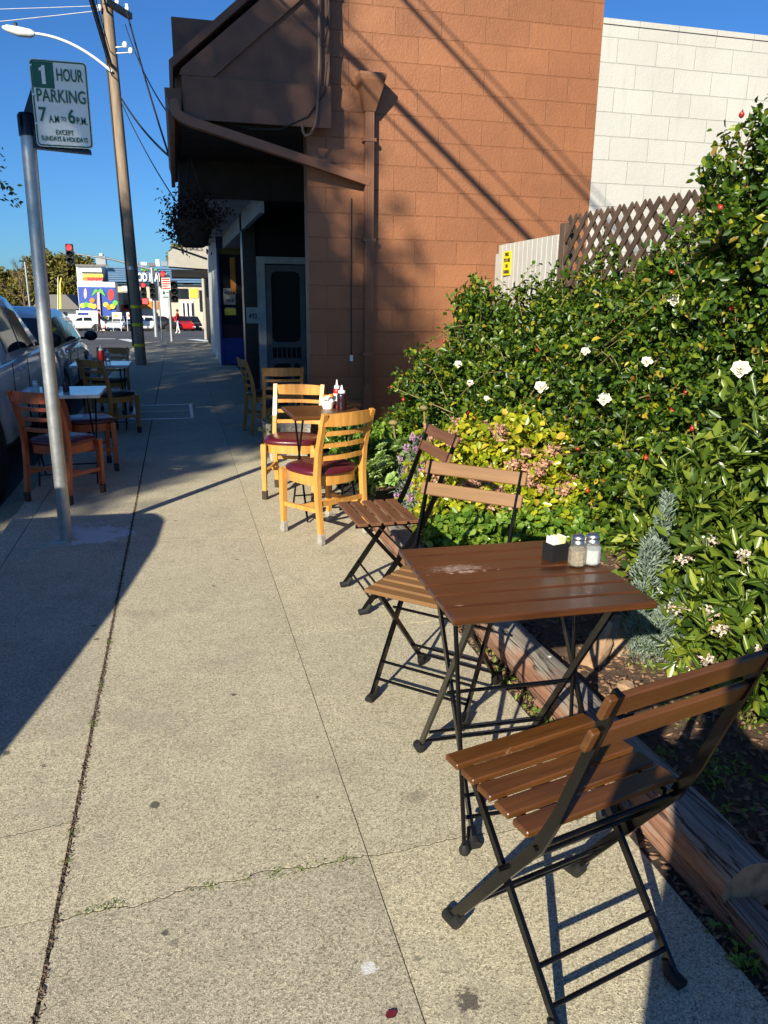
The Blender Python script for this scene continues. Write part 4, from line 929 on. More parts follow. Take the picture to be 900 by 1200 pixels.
# ------------------------------------------------------------------ plants in the bed
def stems(base, tips, r0, r1, n=6):
    b = MB()
    for t in tips:
        a = Vector(base[random.randrange(len(base))]); c = Vector(t); mid = a.lerp(c, .5)+Vector((random.uniform(-.1, .1), random.uniform(-.1, .1), .12)); b.tube([a, mid, c], [r0, (r0+r1)/2, r1], n, False)
    return b
rose_e = [((2.14, 5.92, .55), (.46, .55, .56)), ((2.36, 5.95, 1.05), (.22, .36, .52)), ((2.75, 5.5, .80), (.62, .75, .76)), ((2.50, 5.05, .66), (.52, .60, .62)),
          ((2.95, 4.75, .95), (.58, .7, .72)), ((2.75, 4.15, .76), (.54, .6, .70)), ((3.0, 3.95, 1.06), (.50, .62, .74)), ((2.9, 3.35, .90), (.48, .55, .82)), ((2.72, 3.30, 1.72), (.27, .36, .62)), ((2.62, 3.72, .44), (.36, .5, .42))]
rose = thing('rose_bush', (2.6, 4.8, 0), 'large green rose bush with white blooms and red hips along fence', 'bush'); rose.location = (0, 0, 0)
(V, F), (tp_, tn_) = foliage(rose_e, 4700, 24, (.020, .058), (.013, .034), rin=.45, tw=.14, shape='oval', spread=1.2, up=.3)
V2, F2 = foliage(rose_e, 900, 10, (.04, .065), (.027, .04), rin=.2, tw=.2, shape='oval')[0]
camd = np.array([0, 0, CAM_H])
def facing(p, o): return np.sum(nrm(camd-p)*o, 1)
vis = [i for i in range(len(tp_)) if facing(tp_[i:i+1], tn_[i:i+1])[0] > .1 and tp_[i][2] > .3]
idx = RNG.choice(len(tp_), 170, False)
b = stems([(2.2, 5.7, 0), (2.7, 5.0, 0), (2.8, 4.3, 0), (2.9, 3.6, 0)], [tuple(tp_[i]+tn_[i]*.08) for i in idx], .012, .003, 5)
spr = [i for i in range(len(tp_)) if tn_[i][2] > .35 or (tn_[i][0] < -.4 and tp_[i][2] > .4)]
P = []; D = []; N = []; Ls = []
def spray(a, d, L, sag, nl, r):
    c = a+d*L+Vector((random.gauss(0, .04), random.gauss(0, .04), -sag)); m_ = a.lerp(c, .5)+Vector((0, 0, sag+.02)); b.tube([a-d*.1, a.lerp(m_, .55)+Vector((0, 0, .008)), m_, m_.lerp(c, .5)+Vector((0, 0, .010)), c], [r, r, r*.85, r*.7, r*.45], 5, False)
    for k in range(nl):
        t_ = .15+.85*k/nl; q = a*(1-t_)**2+(m_*2-a*.5-c*.5)*2*t_*(1-t_)+c*t_*t_; P.append(q); D.append((d.x*.5+random.gauss(0, .7), d.y*.5+random.gauss(0, .7), d.z*.4+random.gauss(0, .4))); N.append((random.gauss(0, .5), random.gauss(0, .5), 1)); Ls.append(random.uniform(.022, .045))
for i in RNG.choice(spr, 150, False):
    spray(Vector(tp_[i]), (Vector(tn_[i])*.5+Vector((random.gauss(0, .4), random.gauss(0, .4), .8))).normalized(), random.uniform(.10, .30), .02, 9, .003)
for i in RNG.choice(vis, 60, False):      # longer bare canes arching over the outside
    o_t = Vector(tn_[i]); d = (o_t.cross(Vector((random.gauss(0, 1), random.gauss(0, 1), random.gauss(0, 1)))).normalized()+Vector((0, 0, .5))+o_t*.25).normalized(); spray(Vector(tp_[i])+o_t*.06, d, random.uniform(.2, .45), .06, 8, .003)
b.build('stems', 'twig', rose, fix=False)
Ls = np.array(Ls); V3, F3 = leaf_geo(np.array(P), np.array(D), np.array(N), Ls, Ls*.6, .2, 'oval')
link('foliage', np_mesh('foliage', np.concatenate([V, V2, V3]), [F[0], F2[0]+len(V), F3[0]+len(V)+len(V2)], 'rose_leaf'), rose)
hb_ = MB(); hb_.ball((0, 0, 0), (.0125, .0125, .015), 8, 6); hb_.tube([(0, 0, .012), (0, 0, .024)], [.005, .002], 5); hm = hb_.mesh('rose_hip', 'hip')
for i in RNG.choice(vis, 98, False):
    p = tp_[i]+tn_[i]*(.07 if tn_[i][2] < .6 else .02); o = link('rose_hip', hm, rose, tuple(p)); o.rotation_euler = (random.uniform(-1, 1), random.uniform(-1, 1), 0)
def bloom_mesh(r, npet, seed):
    rg = np.random.default_rng(seed); P = []; D = []; N = []; Ls = []
    for k in range(npet):
        a = 2.4*k; e = .15+.9*(k/npet); d = np.array([math.cos(a)*math.cos(e), math.sin(a)*math.cos(e), math.sin(e)]); P.append(d*.006); D.append(d); N.append(np.array([0, 0, 1.])-d*.3+rg.normal(size=3)*.3); Ls.append(r*(1-.35*k/npet))
    V, F = leaf_geo(np.array(P), np.array(D), np.array(N), np.array(Ls), np.array(Ls)*1.0, .12, 'oval'); return np_mesh('bloom', V, F, 'petal_white')
blm = [bloom_mesh(.042, 18, 1), bloom_mesh(.044, 11, 2)]
def unp(px, py, y):
    d = RC @ np.array([px-450, 600-py, -900.]); return np.array([0, 0, CAM_H])+d*(y/d[1])
def on_front(px, py, ell, push=.02):
    """first point of the bush surface met along that line of sight, so that each bloom sits on the outside of the bush"""
    o = np.array([0, 0, CAM_H]); d = RC @ np.array([px-450, 600-py, -900.]); d = d/np.linalg.norm(d); best = None
    for c, r in ell:
        c = np.array(c); r = np.array(r)*1.06; q = (o-c)/r; e = d/r; A = e@e; B = q@e; C = q@q-1; Dd = B*B-A*C
        if Dd > 0:
            t = (-B-math.sqrt(Dd))/A
            if best is None or t < best: best = t
    return None if best is None else o+d*(best-push)
for i, (px, py) in enumerate([(525, 391), (634, 454), (708, 468), (686, 412), (868, 433), (537, 427), (551, 449), (570, 467), (790, 352), (758, 424)]):
    p = on_front(px, py, rose_e, .05)
    if p is None: continue
    o = link('bloom', blm[i % 2], rose, tuple(p)); k = (1.05, 1.0, .9, .6, 1.0, .7, .6, .45, .8, .7)[i]; o.scale = (k, k, k); d = Vector(camd-p).normalized()+Vector((-.2, 0, .5)); o.rotation_euler = d.to_track_quat('Z', 'Y').to_euler()

# jade plant: yellow green with pinkish flower heads, greener below
jade_e = [((1.80, 4.60, .36), (.38, .32, .32)), ((2.12, 4.5, .40), (.36, .36, .32)), ((1.60, 4.35, .20), (.26, .28, .22)), ((2.48, 4.35, .30), (.34, .30, .30)), ((1.98, 4.15, .24), (.30, .22, .22)), ((2.35, 4.1, .2), (.3, .2, .2))]
jade = thing('jade_plant', (0, 0, 0), 'yellow green jade plant with pinkish flower heads behind bistro chairs', 'plant')
(V, F), (jp, jn) = foliage(jade_e, 1150, 10, (.03, .056), (.022, .042), rin=.6, tw=.06, shape='oval', fold=.08, up=.3)
V2, F2 = foliage(jade_e, 700, 6, (.05, .07), (.04, .05), rin=.2, tw=.1, shape='oval')[0]
link('foliage', np_mesh('foliage', np.concatenate([V, V2]), [F[0], F2[0]+len(V)], 'jade_leaf'), jade)
cl = [RNG.normal(size=(60, 3))*np.array([.012, .012, .008]) for k in range(3)]
fm = []
for c_ in cl:
    V, F = leaf_geo(c_, RNG.normal(size=(60, 3)), RNG.normal(size=(60, 3)), .017, .013); fm.append(np_mesh('flower_head', V, F, 'pinkflower'))
tops = [i for i in range(len(jp)) if jn[i][2] > .25 or jp[i][2] > .5]
for j, i in enumerate(RNG.choice(tops, 98, False)): o = link('flower_head', fm[j % 3], jade, tuple(jp[i]+jn[i]*.05)); o.scale = (1.55,)*3
jg = [((1.55, 4.05, .13), (.24, .18, .15)), ((1.95, 4.0, .15), (.28, .2, .17)), ((2.3, 3.95, .13), (.25, .2, .15))]
jade2 = thing('jade_plant', (0, 0, 0), 'low bright green jade plant along the foot of the yellow one', 'plant')
(V, F), _ = foliage(jg, 520, 10, (.035, .058), (.026, .042), rin=.3, tw=.07, shape='oval', fold=.08); link('foliage', np_mesh('foliage', V, F, 'jade_green'), jade2)

# pale rosette succulent
rs = thing('rosette_succulent', (0, 0, 0), 'pale green rosette succulent mound right of honey chair', 'plant')
pr_, nr_ = sample_twigs([((1.50, 5.15, .22), (.22, .30, .26)), ((1.42, 5.5, .12), (.2, .25, .16))], 95, .95)
P = []; D = []; N = []; Ls = []
for p, o in zip(pr_, nr_):
    o = nrm((o+np.array([0, 0, .5]))[None])[0]; u = np.cross(o, [.3, .2, .9]); u /= np.linalg.norm(u); v = np.cross(o, u); sz = random.uniform(.05, .075)
    for k in range(20):
        a = 2.4*k; e = .1+1.2*k/20; P.append(p); D.append((u*math.cos(a)+v*math.sin(a))*math.cos(e)+o*math.sin(e)); N.append(o-(u*math.cos(a)+v*math.sin(a))*.2); Ls.append(sz*(1-.5*k/20))
Ls = np.array(Ls); V, F = leaf_geo(np.array(P), np.array(D), np.array(N), Ls, Ls*.62, .10, 'oval'); link('foliage', np_mesh('foliage', V, F, 'rosette_leaf'), rs)
for (x, y, z, h) in ((1.52, 5.35, .38, .22), (1.75, 5.35, .40, .30)):
    b = MB(); b.tube([(x, y, z-.1), (x-.04, y, z+h*.6), (x-.05, y, z+h)], .008, 6); b.ball((x-.05, y, z+h), (.035, .035, .02), 8, 5, .2); b.build('flower_stalk', 'twig', rs)
# leafy groundcover by the wall foot
gc = thing('leafy_groundcover', (0, 0, 0), 'dark leafy low plants between rosettes and the brown wall', 'plant')
(V, F), _ = foliage([((1.45, 6.2, .15), (.28, .5, .2)), ((1.75, 6.7, .16), (.4, .5, .2)), ((1.75, 6.0, .22), (.3, .4, .26)), ((1.6, 7.3, .12), (.35, .35, .16))], 620, 10, (.035, .07), (.025, .05), rin=.3, tw=.1, shape='oval'); link('foliage', np_mesh('foliage', V, F, 'jade_green'), gc)

# lavender
lv = thing('lavender', (0, 0, 0), 'mauve flowering lavender with grey stems beside slatted chair back', 'plant')
le = [((1.62, 4.90, .26), (.22, .20, .26)), ((1.48, 4.55, .20), (.15, .14, .20))]
(V, F), (lp, ln) = foliage(le, 420, 12, (.025, .05), (.005, .009), rin=.3, tw=.1, up=.8); link('foliage', np_mesh('foliage', V, F, 'grey_leaf'), lv)
lm = []
for k in range(2):
    n = 44; hgt = RNG.random(n)*.05; an = RNG.random(n)*6.28; P = np.stack([np.cos(an)*.006, np.sin(an)*.006, hgt], 1); D = np.stack([np.cos(an), np.sin(an), .7+0*an], 1)
    V, F = leaf_geo(P, D, RNG.normal(size=(n, 3)), .018, .014); lm.append(np_mesh('flower_spike', V, F, 'purple'))
for j, i in enumerate(RNG.choice(np.where(ln[:, 2] > -.2)[0], 60, False)): o = link('flower_spike', lm[j % 2], lv, tuple(lp[i]+ln[i]*.05)); o.rotation_euler = (random.uniform(-.5, .5), random.uniform(-.5, .5), 0)

# grey green plumes behind the table
gp = thing('silver_plume_shrub', (0, 0, 0), 'grey green feathery upright shrub behind the bistro table corner', 'shrub')
P = []; D = []
for (x, y, z0, h, r, lx, ly) in ((1.84, 2.66, .02, .50, .095, .0, 0), (1.90, 2.72, .15, .54, .07, .05, .0), (1.78, 2.58, .0, .24, .09, -.02, -.02), (1.92, 2.56, .0, .34, .10, .02, -.03), (1.84, 2.54, 0, .26, .10, 0, -.03)):
    for k in range(900):
        t = random.random(); a = random.uniform(0, 6.28); rr = r*math.sqrt(random.random())*(1-.75*t)*(1+.25*math.sin(t*17+a))
        P.append((x+lx*t+rr*math.cos(a), y+ly*t+rr*math.sin(a), z0+h*t)); D.append((math.cos(a)*.8+random.gauss(0, .3), math.sin(a)*.8+random.gauss(0, .3), .9+random.gauss(0, .3)))
P = np.array(P); D = np.array(D); V, F = leaf_geo(P, D, RNG.normal(size=P.shape), RNG.uniform(.02, .04, len(P)), .006, .1); link('foliage', np_mesh('foliage', V, F, 'grey_leaf'), gp)

# glossy broad leaved shrub on the right
ge = [((2.12, 2.80, .36), (.24, .28, .36)), ((2.42, 2.75, .52), (.32, .40, .48)), ((2.0, 2.46, .17), (.15, .18, .19)), ((2.22, 2.36, .32), (.24, .28, .32)), ((2.0, 2.02, .15), (.20, .22, .17)), ((1.95, 1.55, .12), (.22, .28, .15)), ((2.35, 1.95, .36), (.26, .4, .34)), ((2.7, 2.95, .7), (.3, .4, .5))]
gs = thing('glossy_shrub', (0, 0, 0), 'glossy shrub with long light ribbed leaves and faded flower clusters', 'shrub')
p_, o_n = sample_twigs(ge, 430, .55); per = 11
ax = nrm(o_n*.8+RNG.normal(size=p_.shape)*.3+np.array([0, 0, .5])); P = []; D = []; N = []
for k in range(per):
    u = nrm(np.cross(ax, np.array([.31, .2, .93])+0*ax)); v = np.cross(ax, u); a = 2.4*k+RNG.random((len(p_), 1))*.6
    P.append(p_+ax*(.012*k-.05)); D.append((u*np.cos(a)+v*np.sin(a))*(.95-.05*k)+ax*(.25+.07*k)); N.append(ax-(u*np.cos(a)+v*np.sin(a))*.2+RNG.normal(size=p_.shape)*.15)
P = np.concatenate(P); D = np.concatenate(D); N = np.concatenate(N); Ls = RNG.uniform(.06, .105, len(P)); V, F = leaf_geo(P, D, N, Ls, Ls*.30, .18, 'oval')
V2, F2 = leaf_geo(P+nrm(N)*.0012+nrm(D)*.004, D, N, Ls*.85, .0032, .0, 'kite')
V3, F3 = foliage(ge, 700, 8, (.06, .09), (.03, .045), rin=.2, tw=.2)[0]
me = np_mesh('foliage', np.concatenate([V, V3, V2]), [F[0], F3[0]+len(V), F2[0]+len(V)+len(V3)], ['glossy_leaf', 'rib_leaf'], np.concatenate([np.zeros(len(F[0])+len(F3[0])), np.ones(len(F2[0]))])); link('foliage', me, gs)
fm = []
for c_ in range(2):
    n = 70; c = RNG.normal(size=(n, 3))*np.array([.015, .015, .010]); V, F = leaf_geo(c, RNG.normal(size=(n, 3)), RNG.normal(size=(n, 3)), .014, .012); fm.append(np_mesh('flower_cluster', V, F, 'paleflower'))
for j, (px, py) in enumerate([(832, 634), (800, 655), (873, 652), (793, 713), (832, 718), (845, 738), (830, 775), (898, 765), (760, 790)]):
    p = on_front(px, py, ge, .03)
    if p is not None: link('flower_cluster', fm[j % 2], gs, tuple(p))
# few long bare canes at the right of the roses
b = MB()
for pts in ([(2.2, 2.9, .5), (2.3, 2.7, .95), (2.38, 2.6, 1.05)], [(2.2, 3.0, .4), (2.1, 2.9, .8), (2.28, 2.75, .98)], [(2.4, 2.7, .6), (2.5, 2.5, 1.0), (2.3, 2.4, 1.0)], [(2.4, 3.0, .6), (2.25, 2.8, .9), (2.05, 2.8, .93)]): b.tube(pts, [.006, .004, .002], 6, False)
b.build('bare_cane', 'weed', gs, fix=False)

# ------------------------------------------------------------------ vehicles
def wheel(t, x, y, z, r, side):
    R = Matrix.Rotation(PI/2, 3, 'Y')
    b = MB(); b.lathe([(r*.62, -.11), (r*.94, -.11), (r, -.085), (r, .085), (r*.94, .11), (r*.62, .11)], (x, y, z), 28, R); wh = b.build('wheel', 'tyre', t)
    b = MB(); b.lathe([(r*.61, -.02), (r*.61, .095), (r*.52, .085), (r*.2, .06), (r*.16, .09), (.0, .09)] if side > 0 else [(r*.61, .02), (r*.61, -.095), (r*.52, -.085), (r*.2, -.06), (r*.16, -.09), (.0, -.09)], (x, y, z), 20, R)
    for k in range(6):
        a = 2*PI*k/6; b.box((x+side*.08, y+math.cos(a)*r*.35, z+math.sin(a)*r*.35), (.03, r*.12, r*.55), Matrix.Rotation(PI/2-a, 3, 'X'))
    b.build('rim', 'rim', wh)
def vehicle(name, label, paint, loc, rz, W, top, cab, belt, sill, wheels, r, glass, lamps=True, tumble=.17, group=None, handles=(), mirror=None, doors=()):
    """top: list of (y,z) of bonnet/bed line; cab: (y,z) of the roof outline; glass: (y0,y1) side windows. y forward, local"""
    t = thing(name, loc, label, 'car', rz, group); hw = W/2
    ys = sorted(set([y for y, z in top]+[k for k in np.linspace(top[0][0], top[-1][0], 34)])); tz = lambda y: float(np.interp(y, [p[0] for p in top], [p[1] for p in top]))
    y0, y1 = top[0][0], top[-1][0]; L = y1-y0; vs = []; n = 0; rows_ = []
    for y in ys:
        e = min((y-y0), (y1-y))/L; k = 1-.16*max(0, 1-e/.07)**2; zt = tz(y); zb = sill
        arch = max([0]+[math.sqrt(max(0, (r*1.13)**2-(y-wy)**2)) for wy in wheels]); zb2 = max(sill, sill*0+r+arch-r*.0-.0) if arch > 0 else sill
        zb2 = min(zb2, zt-.12) if arch > 0 else sill
        half = [(hw*.62, zt), (hw*.86, zt-.015), (hw*.955, zt-.06), (hw*.985, zt-.16), (hw, (zt+zb2)/2 if (zt-.16) > (zt+zb2)/2 else zt-.17), (hw*.985, zb2+.02), (hw*.93, zb2)]
        rows_.append([(x*k, y, z) for x, z in half])
    m = len(rows_[0]); b = MB()
    for s in (1, -1):
        vs = [(s*x, y, z) for rw in rows_ for x, y, z in rw]; b.add(vs, [(i*m+j, i*m+j+1, (i+1)*m+j+1, (i+1)*m+j) for i in range(len(ys)-1) for j in range(m-1)], True)
    b.add([(rw[0][0]*s, rw[0][1], rw[0][2]) for rw in rows_ for s in (1, -1)], [(2*i, 2*i+1, 2*i+3, 2*i+2) for i in range(len(ys)-1)], True)
    for rw in (rows_[0], rows_[-1]): b.add(rw+[(-x, y, z) for x, y, z in rw[::-1]], [tuple(range(2*m))])
    b.span((-hw*.9, y0+.1, sill), (hw*.9, y1-.1, sill+.03)); b.build('body', paint, t)
    b = MB(); b.span((-hw*.8, y0+.15, sill*.6), (hw*.8, y1-.15, max(sill+.2, r*1.6))); b.build('underbody', 'plasticblack', t)
    # greenhouse
    rz_ = lambda y: float(np.interp(y, [p[0] for p in cab], [p[1] for p in cab])); yc = list(np.linspace(cab[0][0], cab[-1][0], 26)); b = MB(); zmax = max(z for y, z in cab)
    def sec(y):
        zt = rz_(y); zb = belt-.05; f = max(0, (zt-zb))/(zmax-zb); xb = hw*.955; xt = hw*(.955-tumble*f)
        return [(0, zt), (xt*.6, zt-.008), (xt*.9, zt-.03), (xt, zt-.075*f), (xb, zb)]
    for s in (1, -1):
        vs = [(s*x, y, z) for y in yc for x, z in sec(y)]; b.add(vs, [(i*5+j, i*5+j+1, (i+1)*5+j+1, (i+1)*5+j) for i in range(len(yc)-1) for j in range(4)], True)
    b.build('cabin', paint, t)
    for s in (1, -1):
        for (ya, yb, ta, tb) in glass:   # ta/tb: slant of the front and rear edge at the top
            b = MB(); q = []
            for (yy, fz, sl) in ((ya, .10, 0), (yb, .10, 0), (yb, .86, tb), (ya, .86, ta)):
                sc_ = sec(yy+sl); (xt, zt), (xb, zb) = sc_[3], sc_[4]; q.append((s*(xb+(xt-xb)*fz+.006), yy+sl, zb+.02+(zt-zb-.02)*fz))
            b.add(q, [(0, 1, 2, 3)]); b.build('window', 'carglass', t, fix=False)
    # windscreens
    for (pa, pb) in ((cab[0], cab[1]), (cab[-1], cab[-2])):
        b = MB(); q = []
        for f in (.1, .92):
            y = pa[0]+(pb[0]-pa[0])*f; sc_ = sec(y); out = -1 if pa is cab[0] else 1; x = sc_[3][0]*.9; q += [(-x, y+out*.02, sc_[2][1]+.015), (0, y+out*.03, sc_[0][1]+.015), (x, y+out*.02, sc_[2][1]+.015)]
        b.add(q, [(0, 1, 4, 3), (1, 2, 5, 4)]); b.build('windscreen', 'carglass', t, fix=False)
    for wy in wheels:
        for s in (1, -1): wheel(t, s*(hw-.13), wy, r, r, s)
    for s in (1, -1):
        for y in doors:
            b = MB(); b.box((s*(hw+.001), y, (sill+belt)/2+.05), (.006, .008, belt-sill-.25)); b.build('door_seam', 'plasticblack', t)
        for y in handles:
            b = MB(); b.box((s*(hw+.012), y, belt-.14), (.03, .17, .03), None, .008); b.build('door_handle', paint, t)
        if mirror:
            b = MB(); b.ball((s*(hw+.13), mirror[0], mirror[1]), (.11, .07, .085), 12, 8); b.box((s*(hw+.02), mirror[0]+.02, mirror[1]-.04), (.12, .05, .04)); b.build('mirror', 'plasticblack', t)
        if lamps:
            b = MB(); b.box((s*hw*.78, y1-.03, tz(y1)-.1), (hw*.34, .16, .14), None, .03); b.build('headlight', 'lens_clear', t)
            b = MB(); b.box((s*hw*.83, y0+.03, tz(y0)-.18), (hw*.22, .12, .30), None, .03); b.build('taillight', 'lens_red', t)
    b = MB(); b.box((0, y0+.02, sill+.13), (W*.9, .14, .16), None, .04); b.build('rear_bumper', 'plasticblack' if name != 'pickup_truck' else 'chrome', t)
    b = MB(); b.box((0, y1-.02, sill+.13), (W*.9, .14, .18), None, .04); b.build('front_bumper', paint, t)
    return t
vehicle('pickup_truck', 'silver crew cab pickup parked at the kerb, nearest in view', 'silver', (-2.43, 8.5, STREET_Z), 0, 1.86,
        [(-2.6, .95), (-2.5, 1.12), (-.8, 1.13), (1.15, 1.16), (1.3, 1.10), (2.2, 1.02), (2.42, .88), (2.5, .6)], [(-.95, 1.08), (-.72, 1.62), (-.4, 1.72), (.35, 1.73), (1.25, 1.10)], 1.14, .38, (-1.6, 1.62), .38,
        [(-.62, .02, 0, 0), (.08, .78, 0, -.30)], handles=(-.32, .3), mirror=(.82, 1.2), doors=(-.7, .05, 1.0))
vehicle('parked_wagon', 'pale grey wagon parked at the kerb ahead of the pickup', 'pewter', (-2.48, 13.5, STREET_Z), 0, 1.74,
        [(-2.15, .7), (-2.1, .98), (-1.2, 1.0), (.9, .98), (1.1, .95), (2.0, .80), (2.25, .6)], [(-2.12, .95), (-1.9, 1.42), (-1.2, 1.52), (-.1, 1.50), (.5, 1.36), (1.2, .95)], .97, .3, (-1.35, 1.4), .33,
        [(-1.75, -.92, .12, 0), (-.80, .02, 0, 0), (.08, .90, 0, -.40)], handles=(-.3, .55), mirror=(.95, 1.0), doors=(-.86, .05, 1.0), lamps=False)
# the van outside the frame whose shadow lies across the near pavement
vehicle('parked_van', 'pale van parked at the kerb left of the camera, casting the rounded pavement shadow', 'pewter', (-2.50, 2.2, STREET_Z), 0, 1.9,
        [(-2.4, .45), (-2.2, .62), (-1.5, .70), (-1.0, .88), (.9, .95), (1.45, .92), (1.62, .70)], [(-1.35, .88), (-.76, 1.12), (-.51, 1.21), (-.09, 1.36), (.49, 1.51), (1.0, 1.56), (1.25, 1.48), (1.45, 1.2), (1.53, .90)], .92, .3, (-1.5, 1.0), .32,
        [(-.5, .2, 0, 0), (.28, .95, 0, -.1)], mirror=None, tumble=.14)

# ------------------------------------------------------------------ crossing and far side
def mark(x0, y0, x1, y1, wd, name='crossing_line'):
    d = Vector((x1-x0, y1-y0)).normalized()*wd/2; n_ = Vector((-d.y, d.x)); b = MB()
    b.add([(x0+n_.x, y0+n_.y, gz(y0)+.012), (x0-n_.x, y0-n_.y, gz(y0)+.012), (x1-n_.x, y1-n_.y, gz(y1)+.012), (x1+n_.x, y1+n_.y, gz(y1)+.012)], [(0, 1, 2, 3)]); return tag(b.build(name, 'white', fix=False), kind='structure')
mark(-2.6, 39.5, -1.7, 33.5, .5); mark(.6, 38.5, 1.3, 33.5, .5); mark(-9, 40.2, -3, 40.2, .35)
for x_, y_ in ((-14, 60), (-10, 60)): mark(x_, y_, x_+3, y_, .3)

def px(x, y, D): 
    return unp(x, y, D)
FD = 90.; FZ = gz(90)
fm_ = thing('food_market', (0, 0, 0), 'white and blue food market building across the junction', 'building')
def fspan(x0, y0, x1, y1, D0, D1, m, name, parent=None):
    a = px(x0, y0, D0); c = px(x1, y1, D0); b = MB(); b.span((a[0], D0, c[2]), (c[0], D1, a[2])); return b.build(name, m, parent if parent is not None else fm_)
fspan(89, 311, 126, 400, FD, FD+12, 'plaster', 'white_tower'); fspan(88, 309.5, 127, 312.5, FD-.3, FD, 'roofgrey', 'tower_cap')
fspan(90, 330, 140, 400, FD-4, FD-.4, 'plaster', 'mural_wing')
md = fspan(91, 336, 137, 370, FD-4.06, FD-4.0, 'mural', 'mural_panel')
def blob(cx, cy, rx, ry, D, m, name, parent, n=14, pts=None):
    P = [px(cx+rx*math.cos(2*PI*k/n), cy+ry*math.sin(2*PI*k/n), D) for k in range(n)] if pts is None else [px(*q, D) for q in pts]
    b = MB(); b.prism([(p[0], p[2]) for p in P], D-.03, D, 'y'); return b.build(name, m, parent)
DM = FD-4.07
for k, (a, b2) in enumerate(((-8, 6), (-5, 1), (0, -2), (5, 0), (9, 6))): blob(0, 0, 0, 0, DM-.03*k, 'm_green', 'painted_frond', md, pts=[(115, 341), (115+a*.5, 338+b2*.2), (115+a, 341+b2), (115+a*.7, 342+b2*.6)])
blob(0, 0, 0, 0, DM-.2, 'm_pink', 'painted_trunk', md, pts=[(114, 342), (116.5, 342), (118, 370), (114, 370)])
blob(130, 345.5, 3.6, 6.8, DM, 'm_red', 'painted_fruit', md); blob(100, 344, 1.8, 6.2, DM, 'm_pink', 'painted_parrot', md)
for k, (x_, y_, m) in enumerate(((97, 358, 'm_yellow'), (101, 357, 'm_green'), (106, 358, 'm_yellow'), (108, 352, 'm_orange'), (110, 359, 'm_yellow'), (124, 357, 'm_yellow'), (128, 360, 'm_orange'), (132, 359, 'm_yellow'), (135, 355, 'm_green'))): blob(x_, y_, 3.2, 3, DM-.02*k, m, 'painted_fruit', md)
fspan(96, 318.5, 121, 320.5, FD-.1, FD, 'ink', 'sign_strip')
ts = fspan(97, 321, 121, 325, FD-.1, FD-.02, 'm_yellow', 'sign_band')
for k in range(8): blob(98+k*3, 327, 1.6, 1.9+.4*(k % 2), FD-.05, 'm_red' if k > 1 else 'm_orange', 'painted_sign', fm_)
fspan(126, 312, 262, 332, FD+.5, FD+12, 'bluemetal', 'blue_roof')
b = MB()
for k in range(7):
    a = px(126, 314+k*2.6, FD+.45); c = px(262, 314+k*2.6, FD+.45); b.span((a[0], FD+.4, a[2]-.02), (c[0], FD+.5, a[2]+.02))
b.build('roof_rib', 'bluemetal', fm_)
fspan(126, 332, 262, 400, FD+1.2, FD+12, 'beige', 'shop_front')
for (x0, y0, x1, y1, m) in ((144, 343, 154, 362, 'shopglass'), (159, 340, 172, 356, 'shopglass'), (177, 336, 187, 352, 'shopglass'), (207, 338, 221, 350, 'shopglass'), (222, 338, 232, 349, 'm_yellow'), (233, 340, 250, 365, 'shopglass'), (212, 353, 227, 371, 'plaster'), (163, 353, 186, 362, 'm_orange'), (142, 357, 156, 365, 'm_red'), (186, 336, 200, 372, 'plaster'), (143, 335, 154, 341, 'plaster')):
    fspan(x0, y0, x1, y1, FD+1.1, FD+1.2, m, 'window' if m == 'shopglass' else 'poster')
for k, x0 in enumerate((214, 219, 224)): fspan(x0, 355, x0+2.5, 370, FD+1.0, FD+1.1, 'shopglass', 'door_pane')
a = px(180, 325.5, FD+.4); o = put_text('lettering', 'FOOD MART', 1.15, 'white', fm_, (a[0]-.6, FD+.35, a[2]), 3.9, .04)
for x0 in (169, 180):
    for k in range(5): blob(0, 0, 0, 0, FD+.42-.03*k, 'm_green', 'painted_frond', fm_, pts=[(x0, 317), (x0+(k-2)*1.6, 314.5), (x0+(k-2)*2.4, 317+abs(k-2)*.7), (x0+(k-2)*1.6, 316.5)])
    blob(0, 0, 0, 0, FD+.4, 'm_orange', 'painted_trunk', fm_, pts=[(x0-.5, 317), (x0+.5, 317), (x0+1, 322), (x0-.2, 322)])
for (x0, y0, x1, y1, m) in ((112, 300, 124, 310, 'steel'), (116, 297, 120, 301, 'plaster'), (158, 306, 162, 312, 'steel'), (165, 307, 172, 311, 'white'), (174, 308, 182, 312, 'roofgrey'), (182, 304, 187, 312, 'white'), (189, 306, 196, 312, 'steel')): fspan(x0, y0, x1, y1, FD+4, FD+6, m, 'roof_unit')
ho = thing('low_house', (0, 0, 0), 'low grey roofed house beyond the parked cars on far left', 'house')
fspan(40, 362, 92, 392, 105, 115, 'plaster', 'wall', ho); b = MB(); a = px(36, 362, 104); c = px(94, 362, 104)
b.prism([(a[0], a[2]), (c[0], a[2]), (c[0]-1.5, a[2]+1.7), (a[0]+1.5, a[2]+1.7)], 104, 114); b.build('roof', 'roofgrey', ho)
for x0 in (60, 74): fspan(x0, 366, x0+5, 372, 104.9, 105, 'shopglass', 'window', ho)

